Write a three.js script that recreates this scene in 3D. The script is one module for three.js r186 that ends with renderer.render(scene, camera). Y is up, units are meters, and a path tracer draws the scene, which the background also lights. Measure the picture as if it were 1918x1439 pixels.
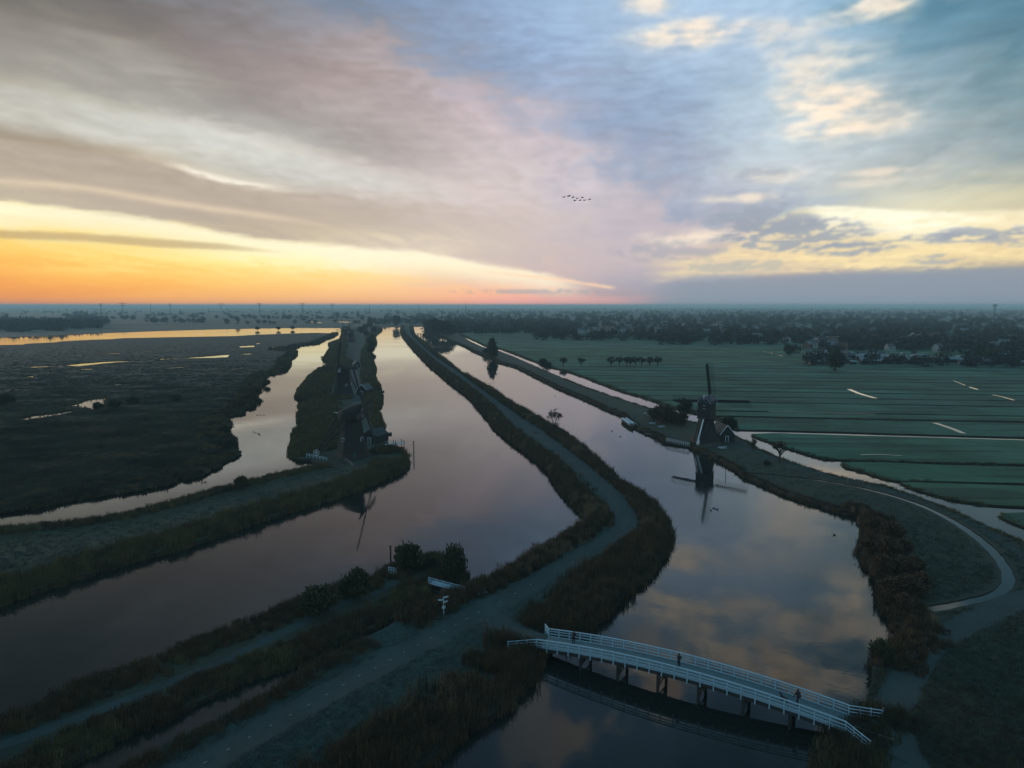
import * as THREE from 'three';
import { mergeGeometries } from 'three/addons/utils/BufferGeometryUtils.js';
import { MarchingCubes } from 'three/addons/objects/MarchingCubes.js';
import { createNoise2D, createNoise3D } from 'simplex-noise';

// ---------------------------------------------------------------- random numbers
function rng(seed) { let s = seed | 0; return () => { s = (s + 0x6d2b79f5) | 0; let t = Math.imul(s ^ (s >>> 15), 1 | s); t = (t + Math.imul(t ^ (t >>> 7), 61 | t)) ^ t; return ((t ^ (t >>> 14)) >>> 0) / 4294967296; }; }
const R = rng(7);
const rr = (a, b) => a + (b - a) * R();
const n2 = createNoise2D(rng(11)), n2b = createNoise2D(rng(12)), n3 = createNoise3D(rng(13));
const D2R = Math.PI / 180, clamp = THREE.MathUtils.clamp, lerp = THREE.MathUtils.lerp;
const sstep = (a, b, x) => { const t = clamp((x - a) / (b - a), 0, 1); return t * t * (3 - 2 * t); };
function fbm(x, y, o = 4) { let s = 0, a = 0.5; for (let i = 0; i < o; i++) { s += a * n2(x, y); x = x * 2.03 + 17.1; y = y * 2.03 - 9.7; a *= 0.5; } return s; }

// ---------------------------------------------------------------- camera: a drone 46 m above the canal
const scene = new THREE.Scene();
const FOC = 1330, CX = 959, CY = 719.5, PITCH = 6.31 * D2R, CAMY = 46;
const camera = new THREE.PerspectiveCamera(2 * Math.atan(CY / FOC) / D2R, 4 / 3, 0.5, 60000);
camera.position.set(0, CAMY, 0);
camera.lookAt(0, CAMY - Math.sin(PITCH), -Math.cos(PITCH));
const renderer = new THREE.WebGLRenderer({ antialias: true });
renderer.toneMapping = THREE.LinearToneMapping;
renderer.toneMappingExposure = 1.14;
renderer.shadowMap.enabled = true;
const ray = (px, py) => { const x = (px - CX) / FOC, y = -(py - CY) / FOC; return [x, y * Math.cos(PITCH) - Math.sin(PITCH), -y * Math.sin(PITCH) - Math.cos(PITCH)]; };
const G = (px, py, h = 0) => { const d = ray(px, py), t = (h - CAMY) / d[1]; return [d[0] * t, d[2] * t]; };                // where that line of sight meets the level h
const V = (px, py, h = 0) => { const g = G(px, py, h); return new THREE.Vector3(g[0], h, g[1]); };
const AE = (px, py) => { const d = ray(px, py); return [Math.atan2(d[0], -d[2]) / D2R, Math.atan2(d[1], Math.hypot(d[0], d[2])) / D2R]; };

// ---------------------------------------------------------------- sky: dawn under broken cloud sheets, glow low on the left
const AZ = [-180, -120, -70, -50, -35.8, -28.2, -19.8, -10.2, 0, 10.3, 19.9, 28.4, 35.8, 50, 70, 120, 180];
const EL = [0, 0.55, 1.9, 3.6, 6.6, 9.6, 12.5, 15.4, 18.2, 22, 30, 45, 65, 90];
const SKYC = [
  // 15 rows of front columns (az -35.8 .. 35.8), then fitted to the back of the sky
  [[226, 140, 86], [242, 158, 94], [248, 172, 112], [249, 176, 128], [246, 165, 146], [172, 150, 160], [140, 150, 166], [138, 146, 160], [128, 136, 148]],
  [[236, 152, 84], [246, 168, 92], [250, 182, 112], [250, 188, 134], [246, 178, 152], [166, 154, 163], [142, 150, 164], [138, 146, 160], [128, 136, 148]],
  [[245, 172, 88], [252, 190, 98], [253, 206, 120], [252, 212, 150], [228, 190, 172], [172, 166, 176], [168, 160, 164], [156, 156, 162], [146, 148, 152]],
  [[250, 205, 110], [253, 222, 136], [254, 238, 172], [250, 232, 196], [208, 190, 182], [196, 182, 184], [214, 192, 166], [220, 204, 162], [212, 188, 146]],
  [[238, 226, 176], [214, 200, 166], [196, 180, 156], [198, 184, 170], [204, 190, 186], [184, 178, 188], [168, 176, 186], [216, 212, 186], [206, 198, 168]],
  [[168, 152, 130], [184, 170, 148], [198, 190, 176], [204, 194, 188], [208, 196, 196], [178, 180, 194], [190, 198, 204], [176, 184, 184], [146, 160, 162]],
  [[160, 150, 134], [188, 184, 172], [204, 202, 194], [188, 178, 174], [196, 186, 190], [160, 172, 194], [182, 198, 208], [164, 180, 186], [124, 148, 156]],
  [[168, 164, 152], [176, 172, 162], [160, 150, 146], [172, 160, 160], [180, 174, 184], [150, 170, 196], [174, 194, 208], [140, 166, 180], [104, 136, 148]],
  [[128, 124, 116], [124, 118, 114], [140, 132, 132], [158, 150, 152], [144, 162, 188], [162, 184, 208], [166, 190, 212], [112, 150, 170], [88, 128, 148]],
  [[84, 90, 94], [108, 112, 116], [126, 130, 138], [122, 138, 160], [146, 170, 200], [158, 184, 210], [162, 192, 218], [98, 140, 164], [66, 108, 130]],
  [[86, 92, 100], [98, 104, 114], [106, 114, 126], [104, 122, 144], [102, 128, 158], [98, 130, 158], [94, 130, 158], [78, 118, 144], [66, 102, 124]],
];
const BACK = [[170, 170, 174], [170, 172, 176], [168, 174, 180], [164, 176, 184], [160, 178, 190], [154, 178, 192], [148, 176, 194], [142, 174, 194], [138, 172, 192], [134, 170, 190], [126, 166, 188], [118, 160, 182], [112, 156, 180], [108, 152, 176]];
const HIGH = [[82, 114, 140], [96, 138, 164], [108, 152, 176]];
const GRID = EL.map((e, i) => AZ.map((a, j) => {
  if (i > 10) { const m = HIGH[i - 11], b = BACK[i], w = sstep(40, 120, Math.abs(a)); return m.map((x, c) => lerp(x, b[c], w)); }
  const row = SKYC[i];
  if (Math.abs(a) <= 36) return row[j - 4];
  const side = a < 0 ? row[0] : row[8], w = sstep(36, 120, Math.abs(a));
  return side.map((x, c) => lerp(x, BACK[i][c], w));
}));
const cr = (p0, p1, p2, p3, t) => p1 + 0.5 * t * (p2 - p0 + t * (2 * p0 - 5 * p1 + 4 * p2 - p3 + t * (3 * (p1 - p2) + p3 - p0)));
function findSeg(arr, x) { let i = 0; while (i < arr.length - 2 && x >= arr[i + 1]) i++; return i; }
function gridColor(az, el, out) {
  const j = findSeg(AZ, az), i = findSeg(EL, el), t = clamp((az - AZ[j]) / (AZ[j + 1] - AZ[j]), 0, 1), s = clamp((el - EL[i]) / (EL[i + 1] - EL[i]), 0, 1);
  const jm = Math.max(j - 1, 0), jp = Math.min(j + 2, AZ.length - 1), im = Math.max(i - 1, 0), ip = Math.min(i + 2, EL.length - 1);
  for (let c = 0; c < 3; c++) {
    const row = (k) => { const g = GRID[k]; return cr(g[jm][c], g[j][c], g[j + 1][c], g[jp][c], t); };
    out[c] = cr(row(im), row(i), row(i + 1), row(ip), s);
  }
}
function curve(px) {                                    // a cloud edge as height over azimuth
  const p = px.map(([x, y]) => AE(x, y)), xs = p.map((q) => q[0]), ys = p.map((q) => q[1]);
  return (az) => { if (az <= xs[0]) return ys[0] + (xs[0] - az) * (ys[0] - ys[1]) / (xs[1] - xs[0]) * Math.exp((az - xs[0]) / 40); if (az >= xs[xs.length - 1]) return ys[ys.length - 1]; const i = findSeg(xs, az), t = (az - xs[i]) / (xs[i + 1] - xs[i]); return cr(ys[Math.max(i - 1, 0)], ys[i], ys[i + 1], ys[Math.min(i + 2, ys.length - 1)], t); };
}
const azOf = (x) => AE(x, 572)[0];
const sheetEdge = curve([[0, 138], [100, 160], [200, 188], [420, 236], [600, 282], [800, 335], [1000, 380]]);
const streakTop = curve([[0, 256], [150, 280], [300, 306], [420, 340], [540, 358], [700, 374], [900, 400]]);
const streakLow = curve([[0, 376], [160, 393], [300, 412], [450, 440], [600, 457], [800, 472], [900, 492], [1000, 508], [1150, 540]]);
const slit = curve([[0, 340], [150, 352], [300, 376], [400, 392], [560, 414], [720, 444]]);
const thinTop = curve([[0, 431], [150, 437], [290, 447], [420, 457], [560, 474]]);
const thinLow = curve([[0, 447], [150, 451], [290, 463], [420, 468], [560, 476]]);
const pinkLine = curve([[840, 500], [960, 514], [1060, 525], [1100, 532], [1150, 539]]);
const bankTop = curve([[1180, 545], [1260, 528], [1400, 520], [1560, 512], [1700, 508], [1918, 498]]);
const glowTop = curve([[1180, 486], [1240, 484], [1330, 474], [1480, 398], [1560, 390], [1750, 400], [1918, 396]]);
const mauveEdge = curve([[500, -40], [640, 20], [760, 90], [860, 140], [960, 215], [1060, 265], [1150, 320], [1300, 420]]);
const blobs = [[1290, 62, 95, 24, 1.2], [1215, 8, 40, 18, .9], [1470, 60, 55, 22, .7], [1530, 110, 90, 22, .8], [1520, 165, 60, 26, 1], [1570, 200, 85, 34, 1.2], [1590, 240, 90, 22, 1.1], [1400, 372, 70, 9, 1], [1310, 447, 95, 15, 1.1], [1450, 330, 60, 14, .5], [1650, 322, 60, 7, .9], [1640, 340, 70, 8, .6], [1660, 4, 40, 26, 1.1], [1590, 30, 40, 14, .8], [1230, -36, 70, 26, 1.1], [1330, -66, 80, 24, 1.2], [1440, -40, 60, 18, .9], [1545, -96, 90, 26, 1.1], [1660, -70, 60, 34, 1.3], [1400, -150, 110, 30, 1.1], [1760, -130, 80, 30, 1.2], [1580, -210, 130, 34, 1.1], [1250, -190, 90, 26, .9], [1820, -40, 50, 20, .8]].map(([x, y, rx, ry, k]) => { const a = AE(x, y); return [a[0], a[1], rx / FOC / D2R, ry / FOC / D2R, k]; });
const darks = [[1490, 440, 105, 24, 1.0], [1430, 412, 80, 24, .85], [1600, 464, 70, 11, 1], [1420, 325, 40, 12, .6], [1760, 447, 50, 8, .9], [1850, 437, 60, 10, .9], [1760, 486, 40, 7, .8], [1900, 448, 40, 10, .8], [1380, 500, 90, 12, .6], [1260, 470, 90, 18, .5], [1330, 520, 60, 8, .7], [1010, 546, 130, 4, .6]].map(([x, y, rx, ry, k]) => { const a = AE(x, y); return [a[0], a[1], rx / FOC / D2R, ry / FOC / D2R, k]; });
const VPA = azOf(1215) * D2R, col = [0, 0, 0];
const mixc = (c, w) => { if (w <= 0) return; if (w > 1) w = 1; for (let k = 0; k < 3; k++) col[k] += (c[k] - col[k]) * w; };
function skyColor(az, el, out) {
  const a = az * D2R, e = el * D2R, k = 1 / (Math.tan(e) + 0.035), X = Math.sin(a - VPA) * k, Z = Math.cos(a - VPA) * k;   // point on the cloud deck, streets running to the vanishing point
  const st = fbm(X * 1.1, Z * 0.16 + 3, 5), st2 = fbm(X * 3.2 + 20, Z * 0.5, 4), pf = fbm(az * 0.10 + st * 0.6, el * 0.42 - 7, 4), fine = fbm(az * 0.34 + st, el * 1.5 + 31, 4), mott = fbm(X * 2.2 - 5, Z * 1.0 + 9, 5), blobn = fbm(az * 0.26 + 50, el * 0.62 + 3, 5);
  const az2 = clamp(az + pf * 3.2, -180, 180), el2 = clamp(el + (fine * 0.5 + pf * 0.9) * sstep(0, 5, el), 0, 90);
  gridColor(az2, el2, col);
  const front = 1 - sstep(44, 75, Math.abs(az)), right = sstep(-4, 10, az), ed = fine * 0.55 + st2 * 0.22;
  if (front > 0) {
    // left: high sheet above a pale lane, brown-grey streak cloud, cream lane
    const leftw = front * (1 - sstep(azOf(640), azOf(960), az));
    const d0 = el - sheetEdge(az) + ed * 0.9;
    mixc([124, 120, 119], 0.42 * leftw * sstep(-0.5, 0.7, d0) * (1 - sstep(1.5, 5, d0)));
    mixc([206, 208, 202], 0.6 * leftw * sstep(-0.2, -1.0, d0) * sstep(0, 1.2, el - streakTop(az)) );
    const a1 = el - streakTop(az) + ed * 0.35, a2 = el - streakLow(az) + ed * 0.28, inStreak = sstep(0.15, -0.22, a1) * sstep(-0.14, 0.16, a2);
    const sw = front * (1 - 0.75 * sstep(azOf(420), azOf(780), az)) * (1 - sstep(azOf(780), azOf(1120), az));
    mixc([180, 166, 152], 0.78 * sw * inStreak);
    mixc([252, 244, 226], 0.75 * front * sstep(azOf(300), azOf(380), az) * (1 - sstep(azOf(470), azOf(580), az)) * Math.exp(-(((a1 - 0.12) / 0.22) ** 2)));
    mixc([236, 214, 184], 0.55 * sw * Math.exp(-(((el - slit(az) + ed * 0.1) / 0.24) ** 2)) * (1 - sstep(azOf(480), azOf(720), az)));
    const below = sstep(0.2, -0.35, a2) * front * (1 - sstep(azOf(1010), azOf(1130), az));
    mixc([255, 247, 214], 0.8 * below * sstep(-2.4, -0.2, a2));
    mixc([176, 152, 116], 0.6 * front * sstep(0.1, -0.12, el - thinTop(az) + ed * 0.12) * sstep(-0.1, 0.1, el - thinLow(az) + ed * 0.12) * (1 - sstep(azOf(380), azOf(580), az)));
    // middle: mauve sheet meeting slate blue cloud, thin lit line and red glow below it
    const m = el - mauveEdge(az) + ed * 2.6 + pf * 2, mw = front * sstep(azOf(520), azOf(760), az) * (1 - sstep(azOf(1250), azOf(1420), az));
    mixc([128, 147, 176], 0.34 * mw * sstep(-1.4, 2.2, m) * (1 - sstep(3, 8, m)) * (0.75 + st2));
    mixc([208, 188, 190], 0.34 * mw * sstep(0.9, -1.6, m) * sstep(-4.5, -1, m));
    const pw = sstep(azOf(860), azOf(1000), az) * (1 - sstep(azOf(1140), azOf(1158), az)) * front;
    mixc([255, 214, 176], 0.9 * pw * Math.exp(-(((el - pinkLine(az) + ed * 0.05) / 0.1) ** 2)));
    mixc([252, 176, 166], 0.55 * front * sstep(azOf(820), azOf(960), az) * (1 - sstep(azOf(1120), azOf(1260), az)) * sstep(0.95, 0.45, el + ed * 0.1));
    // right: lit gap low down, slate bank under it
    const g1 = el - glowTop(az) + ed * 0.3, b1 = el - bankTop(az) + ed * 0.2, gw = front * sstep(azOf(1190), azOf(1300), az);
    mixc([250, 226, 172], 0.8 * gw * sstep(0.2, -0.4, g1) * sstep(-0.1, 0.5, b1) * (0.85 + 0.7 * fine + 0.2 * st2));
    mixc([255, 249, 222], 1.0 * gw * sstep(azOf(1470), azOf(1550), az) * (1 - 0.5 * sstep(azOf(1680), azOf(1900), az)) * sstep(0.3, -0.05, g1) * sstep(-2.6, -0.6, g1) * (0.95 + 0.7 * fine));
    mixc([138, 149, 163], 0.8 * gw * sstep(0.3, -0.35, b1));
    for (const [ba, be, rx, ry, s] of blobs) {
      const q = ((az - ba) / rx) ** 2 + ((el - be) / ry) ** 2; if (q > 6) continue;
      mixc([244, 226, 204], 0.8 * s * sstep(0.12, 1.25, Math.exp(-q * 0.7) * (1.0 + 0.9 * blobn + 0.25 * fine)));
    }
    for (const [ba, be, rx, ry, s] of darks) {
      const q = ((az - ba) / rx) ** 2 + ((el - be) / ry) ** 2; if (q > 6) continue;
      mixc([152, 160, 172], 0.85 * s * sstep(0.2, 0.75, Math.exp(-q * 0.75) * (0.9 + 1.4 * fine + 0.7 * st2)));
    }
  }
  // grain of the sheets everywhere; broken lit and dark cloud overhead
  const up = sstep(3, 12, el), hi = sstep(20, 30, el), amp = 1 + (0.06 * st + 0.02 * st2) * up + (0.045 * fine + 0.03 * blobn + 0.02 * mott) * up + 0.22 * mott * hi;
  for (let c = 0; c < 3; c++) col[c] *= amp;
  mixc([226, 196, 168], 0.75 * hi * sstep(0.14, 0.42, mott + 0.3 * st) * sstep(-10, 10, az) * (1 - sstep(40, 60, el)) * (1 - sstep(60, 110, Math.abs(az))));
  for (let c = 0; c < 3; c++) { const v = clamp(col[c] * 0.985, 0, 255) / 255; out[c] = v <= 0.04045 ? v / 12.92 : ((v + 0.055) / 1.055) ** 2.4; }
}
const SKW = 3072, SKH = 1536, skyData = new Float32Array(SKW * SKH * 4);
{ const c = [0, 0, 0];
  for (let row = 0; row < SKH; row++) {
    const el = ((row + 0.5) / SKH - 0.5) * 180, step = el > 60 ? 12 : el > 34 ? 4 : 1;
    for (let x = 0; x < SKW; x++) {
      const o = (row * SKW + x) * 4; skyData[o + 3] = 1;
      if (el < 0) { skyData[o] = 0.035; skyData[o + 1] = 0.05; skyData[o + 2] = 0.055; continue; }
      let az = (((x + 0.5) / SKW - 0.5) * 360) + 90; if (az > 180) az -= 360;
      if (x % (Math.abs(az) > 45 ? Math.max(step, 4) : step) === 0 || x === 0) skyColor(az, el, c);
      skyData[o] = c[0]; skyData[o + 1] = c[1]; skyData[o + 2] = c[2];
    }
  }
}
const skyTex = new THREE.DataTexture(skyData, SKW, SKH, THREE.RGBAFormat, THREE.FloatType);
skyTex.mapping = THREE.EquirectangularReflectionMapping; skyTex.magFilter = THREE.LinearFilter; skyTex.needsUpdate = true;
scene.background = skyTex; scene.environment = skyTex;
// the sun itself is still at the horizon behind the cloud: a weak, wide, warm light low on the left
const sun = new THREE.DirectionalLight(new THREE.Color(1.0, 0.88, 0.78), 1.3);
sun.position.set(Math.sin(-54 * D2R) * 1000, 1000 * Math.tan(4 * D2R), -Math.cos(-54 * D2R) * 1000);
sun.shadow.radius = 24; sun.castShadow = true; sun.shadow.mapSize.set(2048, 2048);
Object.assign(sun.shadow.camera, { left: -700, right: 700, top: 300, bottom: -300, near: 1, far: 3000 });
scene.add(sun, sun.target);
scene.fog = new THREE.FogExp2(new THREE.Color().setRGB(0.62, 0.92, 1.0), 1.35e-4);

// ---------------------------------------------------------------- helpers
const used = new Map();
function numbered(name) { const k = used.get(name) ?? 0; used.set(name, k + 1); return k ? name + '_' + String(k).padStart(3, '0') : name; }
function mesh(name, geo, mat, parent) { const m = new THREE.Mesh(geo, mat); m.name = parent ? name : numbered(name); m.castShadow = m.receiveShadow = true; (parent ?? scene).add(m); return m; }
function tag(o, label, category, group) { Object.assign(o.userData, { label, category }); if (group) o.userData.group = group; return o; }
function thing(name, label, category, pos = [0, 0, 0], turn = 0, group) { const g = new THREE.Group(); g.name = numbered(name); g.position.set(...pos); g.rotation.y = turn; scene.add(g); return tag(g, label, category, group); }
function copyOf(src, pos, turn, label, scale = 1, group) { const c = src.clone(); c.name = numbered(src.name.replace(/_\d{3}$/, '')); c.userData = { ...src.userData }; if (label) c.userData.label = label; if (group) c.userData.group = group; c.position.set(...pos); c.rotation.y = turn; c.scale.setScalar(scale); scene.add(c); return c; }
function struct(o, label, category) { o.userData.kind = 'structure'; if (label) Object.assign(o.userData, { label, category }); return o; }
const plainGeo = (g) => { const q = g.index ? g.toNonIndexed() : g; for (const k of Object.keys(q.attributes)) if (!['position', 'normal'].includes(k)) q.deleteAttribute(k); return q; };
const merge = (list) => mergeGeometries(list.map(plainGeo));
const box = (w, h, d, x = 0, y = 0, z = 0) => new THREE.BoxGeometry(w, h, d).translate(x, y, z);
function bar(a, b, w, t = w) {                           // a square timber from a to b
  const A = new THREE.Vector3(...a), B = new THREE.Vector3(...b), d = B.clone().sub(A), L = d.length(), g = new THREE.BoxGeometry(w, L, t);
  g.applyQuaternion(new THREE.Quaternion().setFromUnitVectors(new THREE.Vector3(0, 1, 0), d.normalize())); return g.translate(...A.add(B).multiplyScalar(0.5).toArray());
}
function rod(a, b, r0, r1 = r0, seg = 6) {
  const A = new THREE.Vector3(...a), B = new THREE.Vector3(...b), d = B.clone().sub(A), g = new THREE.CylinderGeometry(r1, r0, d.length(), seg, 1);
  g.applyQuaternion(new THREE.Quaternion().setFromUnitVectors(new THREE.Vector3(0, 1, 0), d.normalize())); return g.translate(...A.add(B).multiplyScalar(0.5).toArray());
}
function tris(list) { const g = new THREE.BufferGeometry(); g.setAttribute('position', new THREE.Float32BufferAttribute(list, 3)); g.computeVertexNormals(); return g; }
function quad(out, a, b, c, d) { out.push(...a, ...b, ...c, ...a, ...c, ...d); }
const lin = (r, g, b) => new THREE.Color().setRGB(r, g, b);
const std = (c, rough = 0.9, extra = {}) => new THREE.MeshStandardMaterial({ color: Array.isArray(c) ? lin(...c) : c, roughness: rough, side: THREE.DoubleSide, ...extra });

// tiling colour and height textures made of several octaves of noise
function tileTex(N, size, fn) {                          // fn(nx) -> rgb 0..1 linear; nx(freq, seed, fy) is periodic noise
  const data = new Uint8Array(N * N * 4), h = new Uint8Array(N * N * 4);
  const lat = new Map();
  const grid = (f, fy, s) => { const k = f + ',' + fy + ',' + s; if (!lat.has(k)) { const q = rng(s * 7919 + f * 31 + fy), a = new Float32Array(f * fy); for (let i = 0; i < a.length; i++) a[i] = q(); lat.set(k, a); } return lat.get(k); };
  for (let y = 0; y < N; y++) for (let x = 0; x < N; x++) {
    const nz = (f, s, fy = f) => { const a = grid(f, fy, s), u = x / N * f, v = y / N * fy, i = Math.floor(u), j = Math.floor(v), t = u - i, w = v - j, ts = t * t * (3 - 2 * t), ws = w * w * (3 - 2 * w), i1 = (i + 1) % f, j1 = (j + 1) % fy; return lerp(lerp(a[j * f + i], a[j * f + i1], ts), lerp(a[j1 * f + i], a[j1 * f + i1], ts), ws); };
    const [r, g, b, hh] = fn(nz, x / N, y / N), o = (y * N + x) * 4;
    [r, g, b].forEach((v, c) => { v = clamp(v, 0, 1); data[o + c] = Math.round(255 * (v <= 0.0031308 ? v * 12.92 : 1.055 * v ** (1 / 2.4) - 0.055)); h[o + c] = Math.round(255 * clamp(hh, 0, 1)); });
    data[o + 3] = h[o + 3] = 255;
  }
  const mk = (d, cs) => { const t = new THREE.DataTexture(d, N, N); t.wrapS = t.wrapT = THREE.RepeatWrapping; t.magFilter = THREE.LinearFilter; if (cs) t.colorSpace = THREE.SRGBColorSpace; t.repeat.set(1 / size, 1 / size); t.needsUpdate = true; return t; };
  return { map: mk(data, true), bump: mk(h, false) };
}
function groundMat(N, size, bump, rough, fn) { const t = tileTex(N, size, fn); return std(0xffffff, rough, { map: t.map, bumpMap: t.bump, bumpScale: bump }); }
const mix3 = (a, b, t) => a.map((x, i) => lerp(x, b[i], clamp(t, 0, 1)));
const pastureFn = (tint) => (n) => { const p = n(5, 1) * .5 + n(13, 2) * .3 + n(41, 3) * .2, f = n(256, 4) * .6 + n(120, 5) * .4, rows = n(6, 9, 90), drain = 1 - .42 * sstep(.60, .74, n(3, 10, 26)) - .2 * sstep(.6, .8, n(4, 8, 60)); return [...mix3(mix3([.007, .060, .028], [.030, .126, .070], p * 2.2 - .6), [.060, .140, .110], sstep(.52, .9, f * .55 + rows * .3 + p * .25) * .5).map((v, i) => v * tint[i] * drain), f]; };
const pastures = [[1, 1, 1], [.74, .80, .86], [1.25, 1.12, .92], [.92, 1.0, 1.1], [1.1, .9, .8], [.82, .94, .84]].map((t) => groundMat(512, 110, 0.08, 0.95, pastureFn(t)));
const dikeGrass = groundMat(1024, 46, 0.10, 0.95, (n) => { const p = n(4, 11) * .5 + n(17, 12) * .3 + n(60, 13) * .2, f = n(512, 14) * .5 + n(220, 15) * .5; return [...mix3(mix3([.007, .024, .017], [.024, .034, .019], p * 1.5 - .25), [.038, .070, .062], sstep(.55, .92, f * .7 + p * .3) * .6), f]; });
const frostGrass = groundMat(1024, 40, 0.08, 0.95, (n) => { const p = n(5, 21) * .5 + n(23, 22) * .3 + n(70, 23) * .2, f = n(512, 24) * .5 + n(200, 25) * .5, s = n(60, 26, 300); return [...mix3(mix3([.006, .030, .025], [.014, .048, .042], p * 1.6 - .3), [.060, .120, .120], sstep(.55, .95, f * .5 + s * .35 + p * .2) * .7), f]; });
const marshMat = groundMat(1024, 130, 0.25, 0.95, (n) => { const p = n(5, 31) * .45 + n(14, 32) * .3 + n(50, 33) * .25, q = n(9, 34, 26), f = n(400, 35) * .5 + n(170, 36) * .5; return [...mix3(mix3([.013, .017, .011], [.016, .028, .022], p * 1.8 - .4), [.036, .038, .026], sstep(.55, .95, q * .5 + f * .5) * .7), f]; });
const pathMat = groundMat(512, 14, 0.02, 0.92, (n) => { const p = n(4, 41) * .5 + n(19, 42) * .3 + n(90, 43) * .2, f = n(256, 44); return [...mix3([.012, .032, .031], [.030, .058, .057], p * 1.3 - .2 + (f - .5) * .3), f]; });
const farMat = groundMat(512, 2600, 1, 1, (n) => { const p = n(6, 51, 40) * .6 + n(30, 52, 120) * .4, q = n(12, 53, 18); return [...mix3(mix3([.022, .040, .030], [.050, .085, .070], p * 1.6 - .3), [.020, .022, .016], sstep(.6, .75, q)), p]; });
const mud = std([.020, .019, .014], 1);
const waterMat = (() => {
  const t = tileTex(512, 38, (n) => { const h = n(9, 61, 14) * .45 + n(23, 62, 31) * .3 + n(60, 63, 71) * .17 + n(140, 64, 150) * .08; return [h, h, h, h]; });
  const r = tileTex(256, 420, (n) => { const h = n(4, 65, 9) * .5 + n(9, 66, 27) * .3 + n(30, 67, 60) * .2, v = lerp(.28, 1, sstep(.42, .66, h)); return [v, v, v, v]; });
  return new THREE.MeshPhysicalMaterial({ color: lin(.010, .015, .014), roughness: 0.08, roughnessMap: r.bump, ior: 1.38, bumpMap: t.bump, bumpScale: 0.005 });
})();

// ---------------------------------------------------------------- land: outlines read from the banks, level by level
const toWorld = (px, h = 0) => px.map(([x, y]) => { const g = G(x, y, h); return new THREE.Vector2(g[0], g[1]); });
function roughen(pts, amp, step, closed = true) {        // more points along a bank, with an uneven line
  const out = [];
  for (let i = 0; i < pts.length - (closed ? 0 : 1); i++) {
    const a = pts[i], b = pts[(i + 1) % pts.length], L = a.distanceTo(b), n = Math.max(1, Math.min(400, Math.round(L / step))), nx = -(b.y - a.y) / (L || 1), ny = (b.x - a.x) / (L || 1);
    for (let k = 0; k < n; k++) { const t = k / n, x = lerp(a.x, b.x, t), y = lerp(a.y, b.y, t), d = amp ? (n2(x * .11, y * .11) * .6 + n2b(x * .37, y * .37) * .4) * amp : 0; out.push(new THREE.Vector2(x + nx * d, y + ny * d)); }
  }
  if (!closed) out.push(pts[pts.length - 1].clone());
  return out;
}
function slab(name, outline, h, mat, holes = [], side = mud, drop = -0.6) {     // outline: Vector2 (x, z) in metres
  if (THREE.ShapeUtils.isClockWise(outline)) outline = outline.slice().reverse();
  holes = holes.map((q) => (THREE.ShapeUtils.isClockWise(q) ? q : q.slice().reverse()));
  const all = outline.concat(...holes), faces = THREE.ShapeUtils.triangulateShape(outline, holes), pos = [], uv = [], nor = [];
  for (const [a, b, c] of faces) for (const k of [a, c, b]) { pos.push(all[k].x, h, all[k].y); uv.push(all[k].x, all[k].y); nor.push(0, 1, 0); }
  const g = new THREE.BufferGeometry();
  g.setAttribute('position', new THREE.Float32BufferAttribute(pos, 3)); g.setAttribute('normal', new THREE.Float32BufferAttribute(nor, 3)); g.setAttribute('uv', new THREE.Float32BufferAttribute(uv, 2));
  const m = struct(mesh(name, g, mat)), sk = [];
  for (const ring of [outline, ...holes]) for (let i = 0; i < ring.length; i++) { const a = ring[i], b = ring[(i + 1) % ring.length]; quad(sk, [a.x, h - .002, a.y], [b.x, h - .002, b.y], [b.x, drop, b.y], [a.x, drop, a.y]); }
  if (side) mesh('bank', tris(sk), side, m);
  return m;
}
function ribbon(name, px, h, half, mat, isWorld) {       // a path of that half width along a centre line
  const pts = isWorld ? px : toWorld(px, h), c = new THREE.CatmullRomCurve3(pts.map((p) => new THREE.Vector3(p.x, 0, p.y))), L = c.getLength(), n = Math.max(8, Math.round(L / 2.5)), pos = [], uv = [], idx = [], nor = [];
  for (let i = 0; i <= n; i++) {
    const p = c.getPointAt(i / n), t = c.getTangentAt(i / n), w = typeof half === 'function' ? half(i / n) : half;
    for (const s of [-1, 1]) { const e = w * (1 + .16 * n2(p.x * .35 + s * 9, p.z * .35)), x = p.x - t.z * e * s, z = p.z + t.x * e * s; pos.push(x, h, z); uv.push(x, z); nor.push(0, 1, 0); }
    if (i) { const k = i * 2; idx.push(k - 2, k - 1, k, k, k - 1, k + 1); }
  }
  const g = new THREE.BufferGeometry(); g.setAttribute('position', new THREE.Float32BufferAttribute(pos, 3)); g.setAttribute('normal', new THREE.Float32BufferAttribute(nor, 3)); g.setAttribute('uv', new THREE.Float32BufferAttribute(uv, 2)); g.setIndex(idx);
  return struct(mesh(name, g, mat));
}

// water: one sheet to beyond the horizon's land
{ const g = new THREE.PlaneGeometry(60000, 36000, 1, 1).rotateX(-Math.PI / 2).translate(0, 0, -16000); const u = g.attributes.uv, p = g.attributes.position; for (let i = 0; i < u.count; i++) u.setXY(i, p.getX(i), p.getZ(i)); struct(mesh('water', g, waterMat)); }

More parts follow.
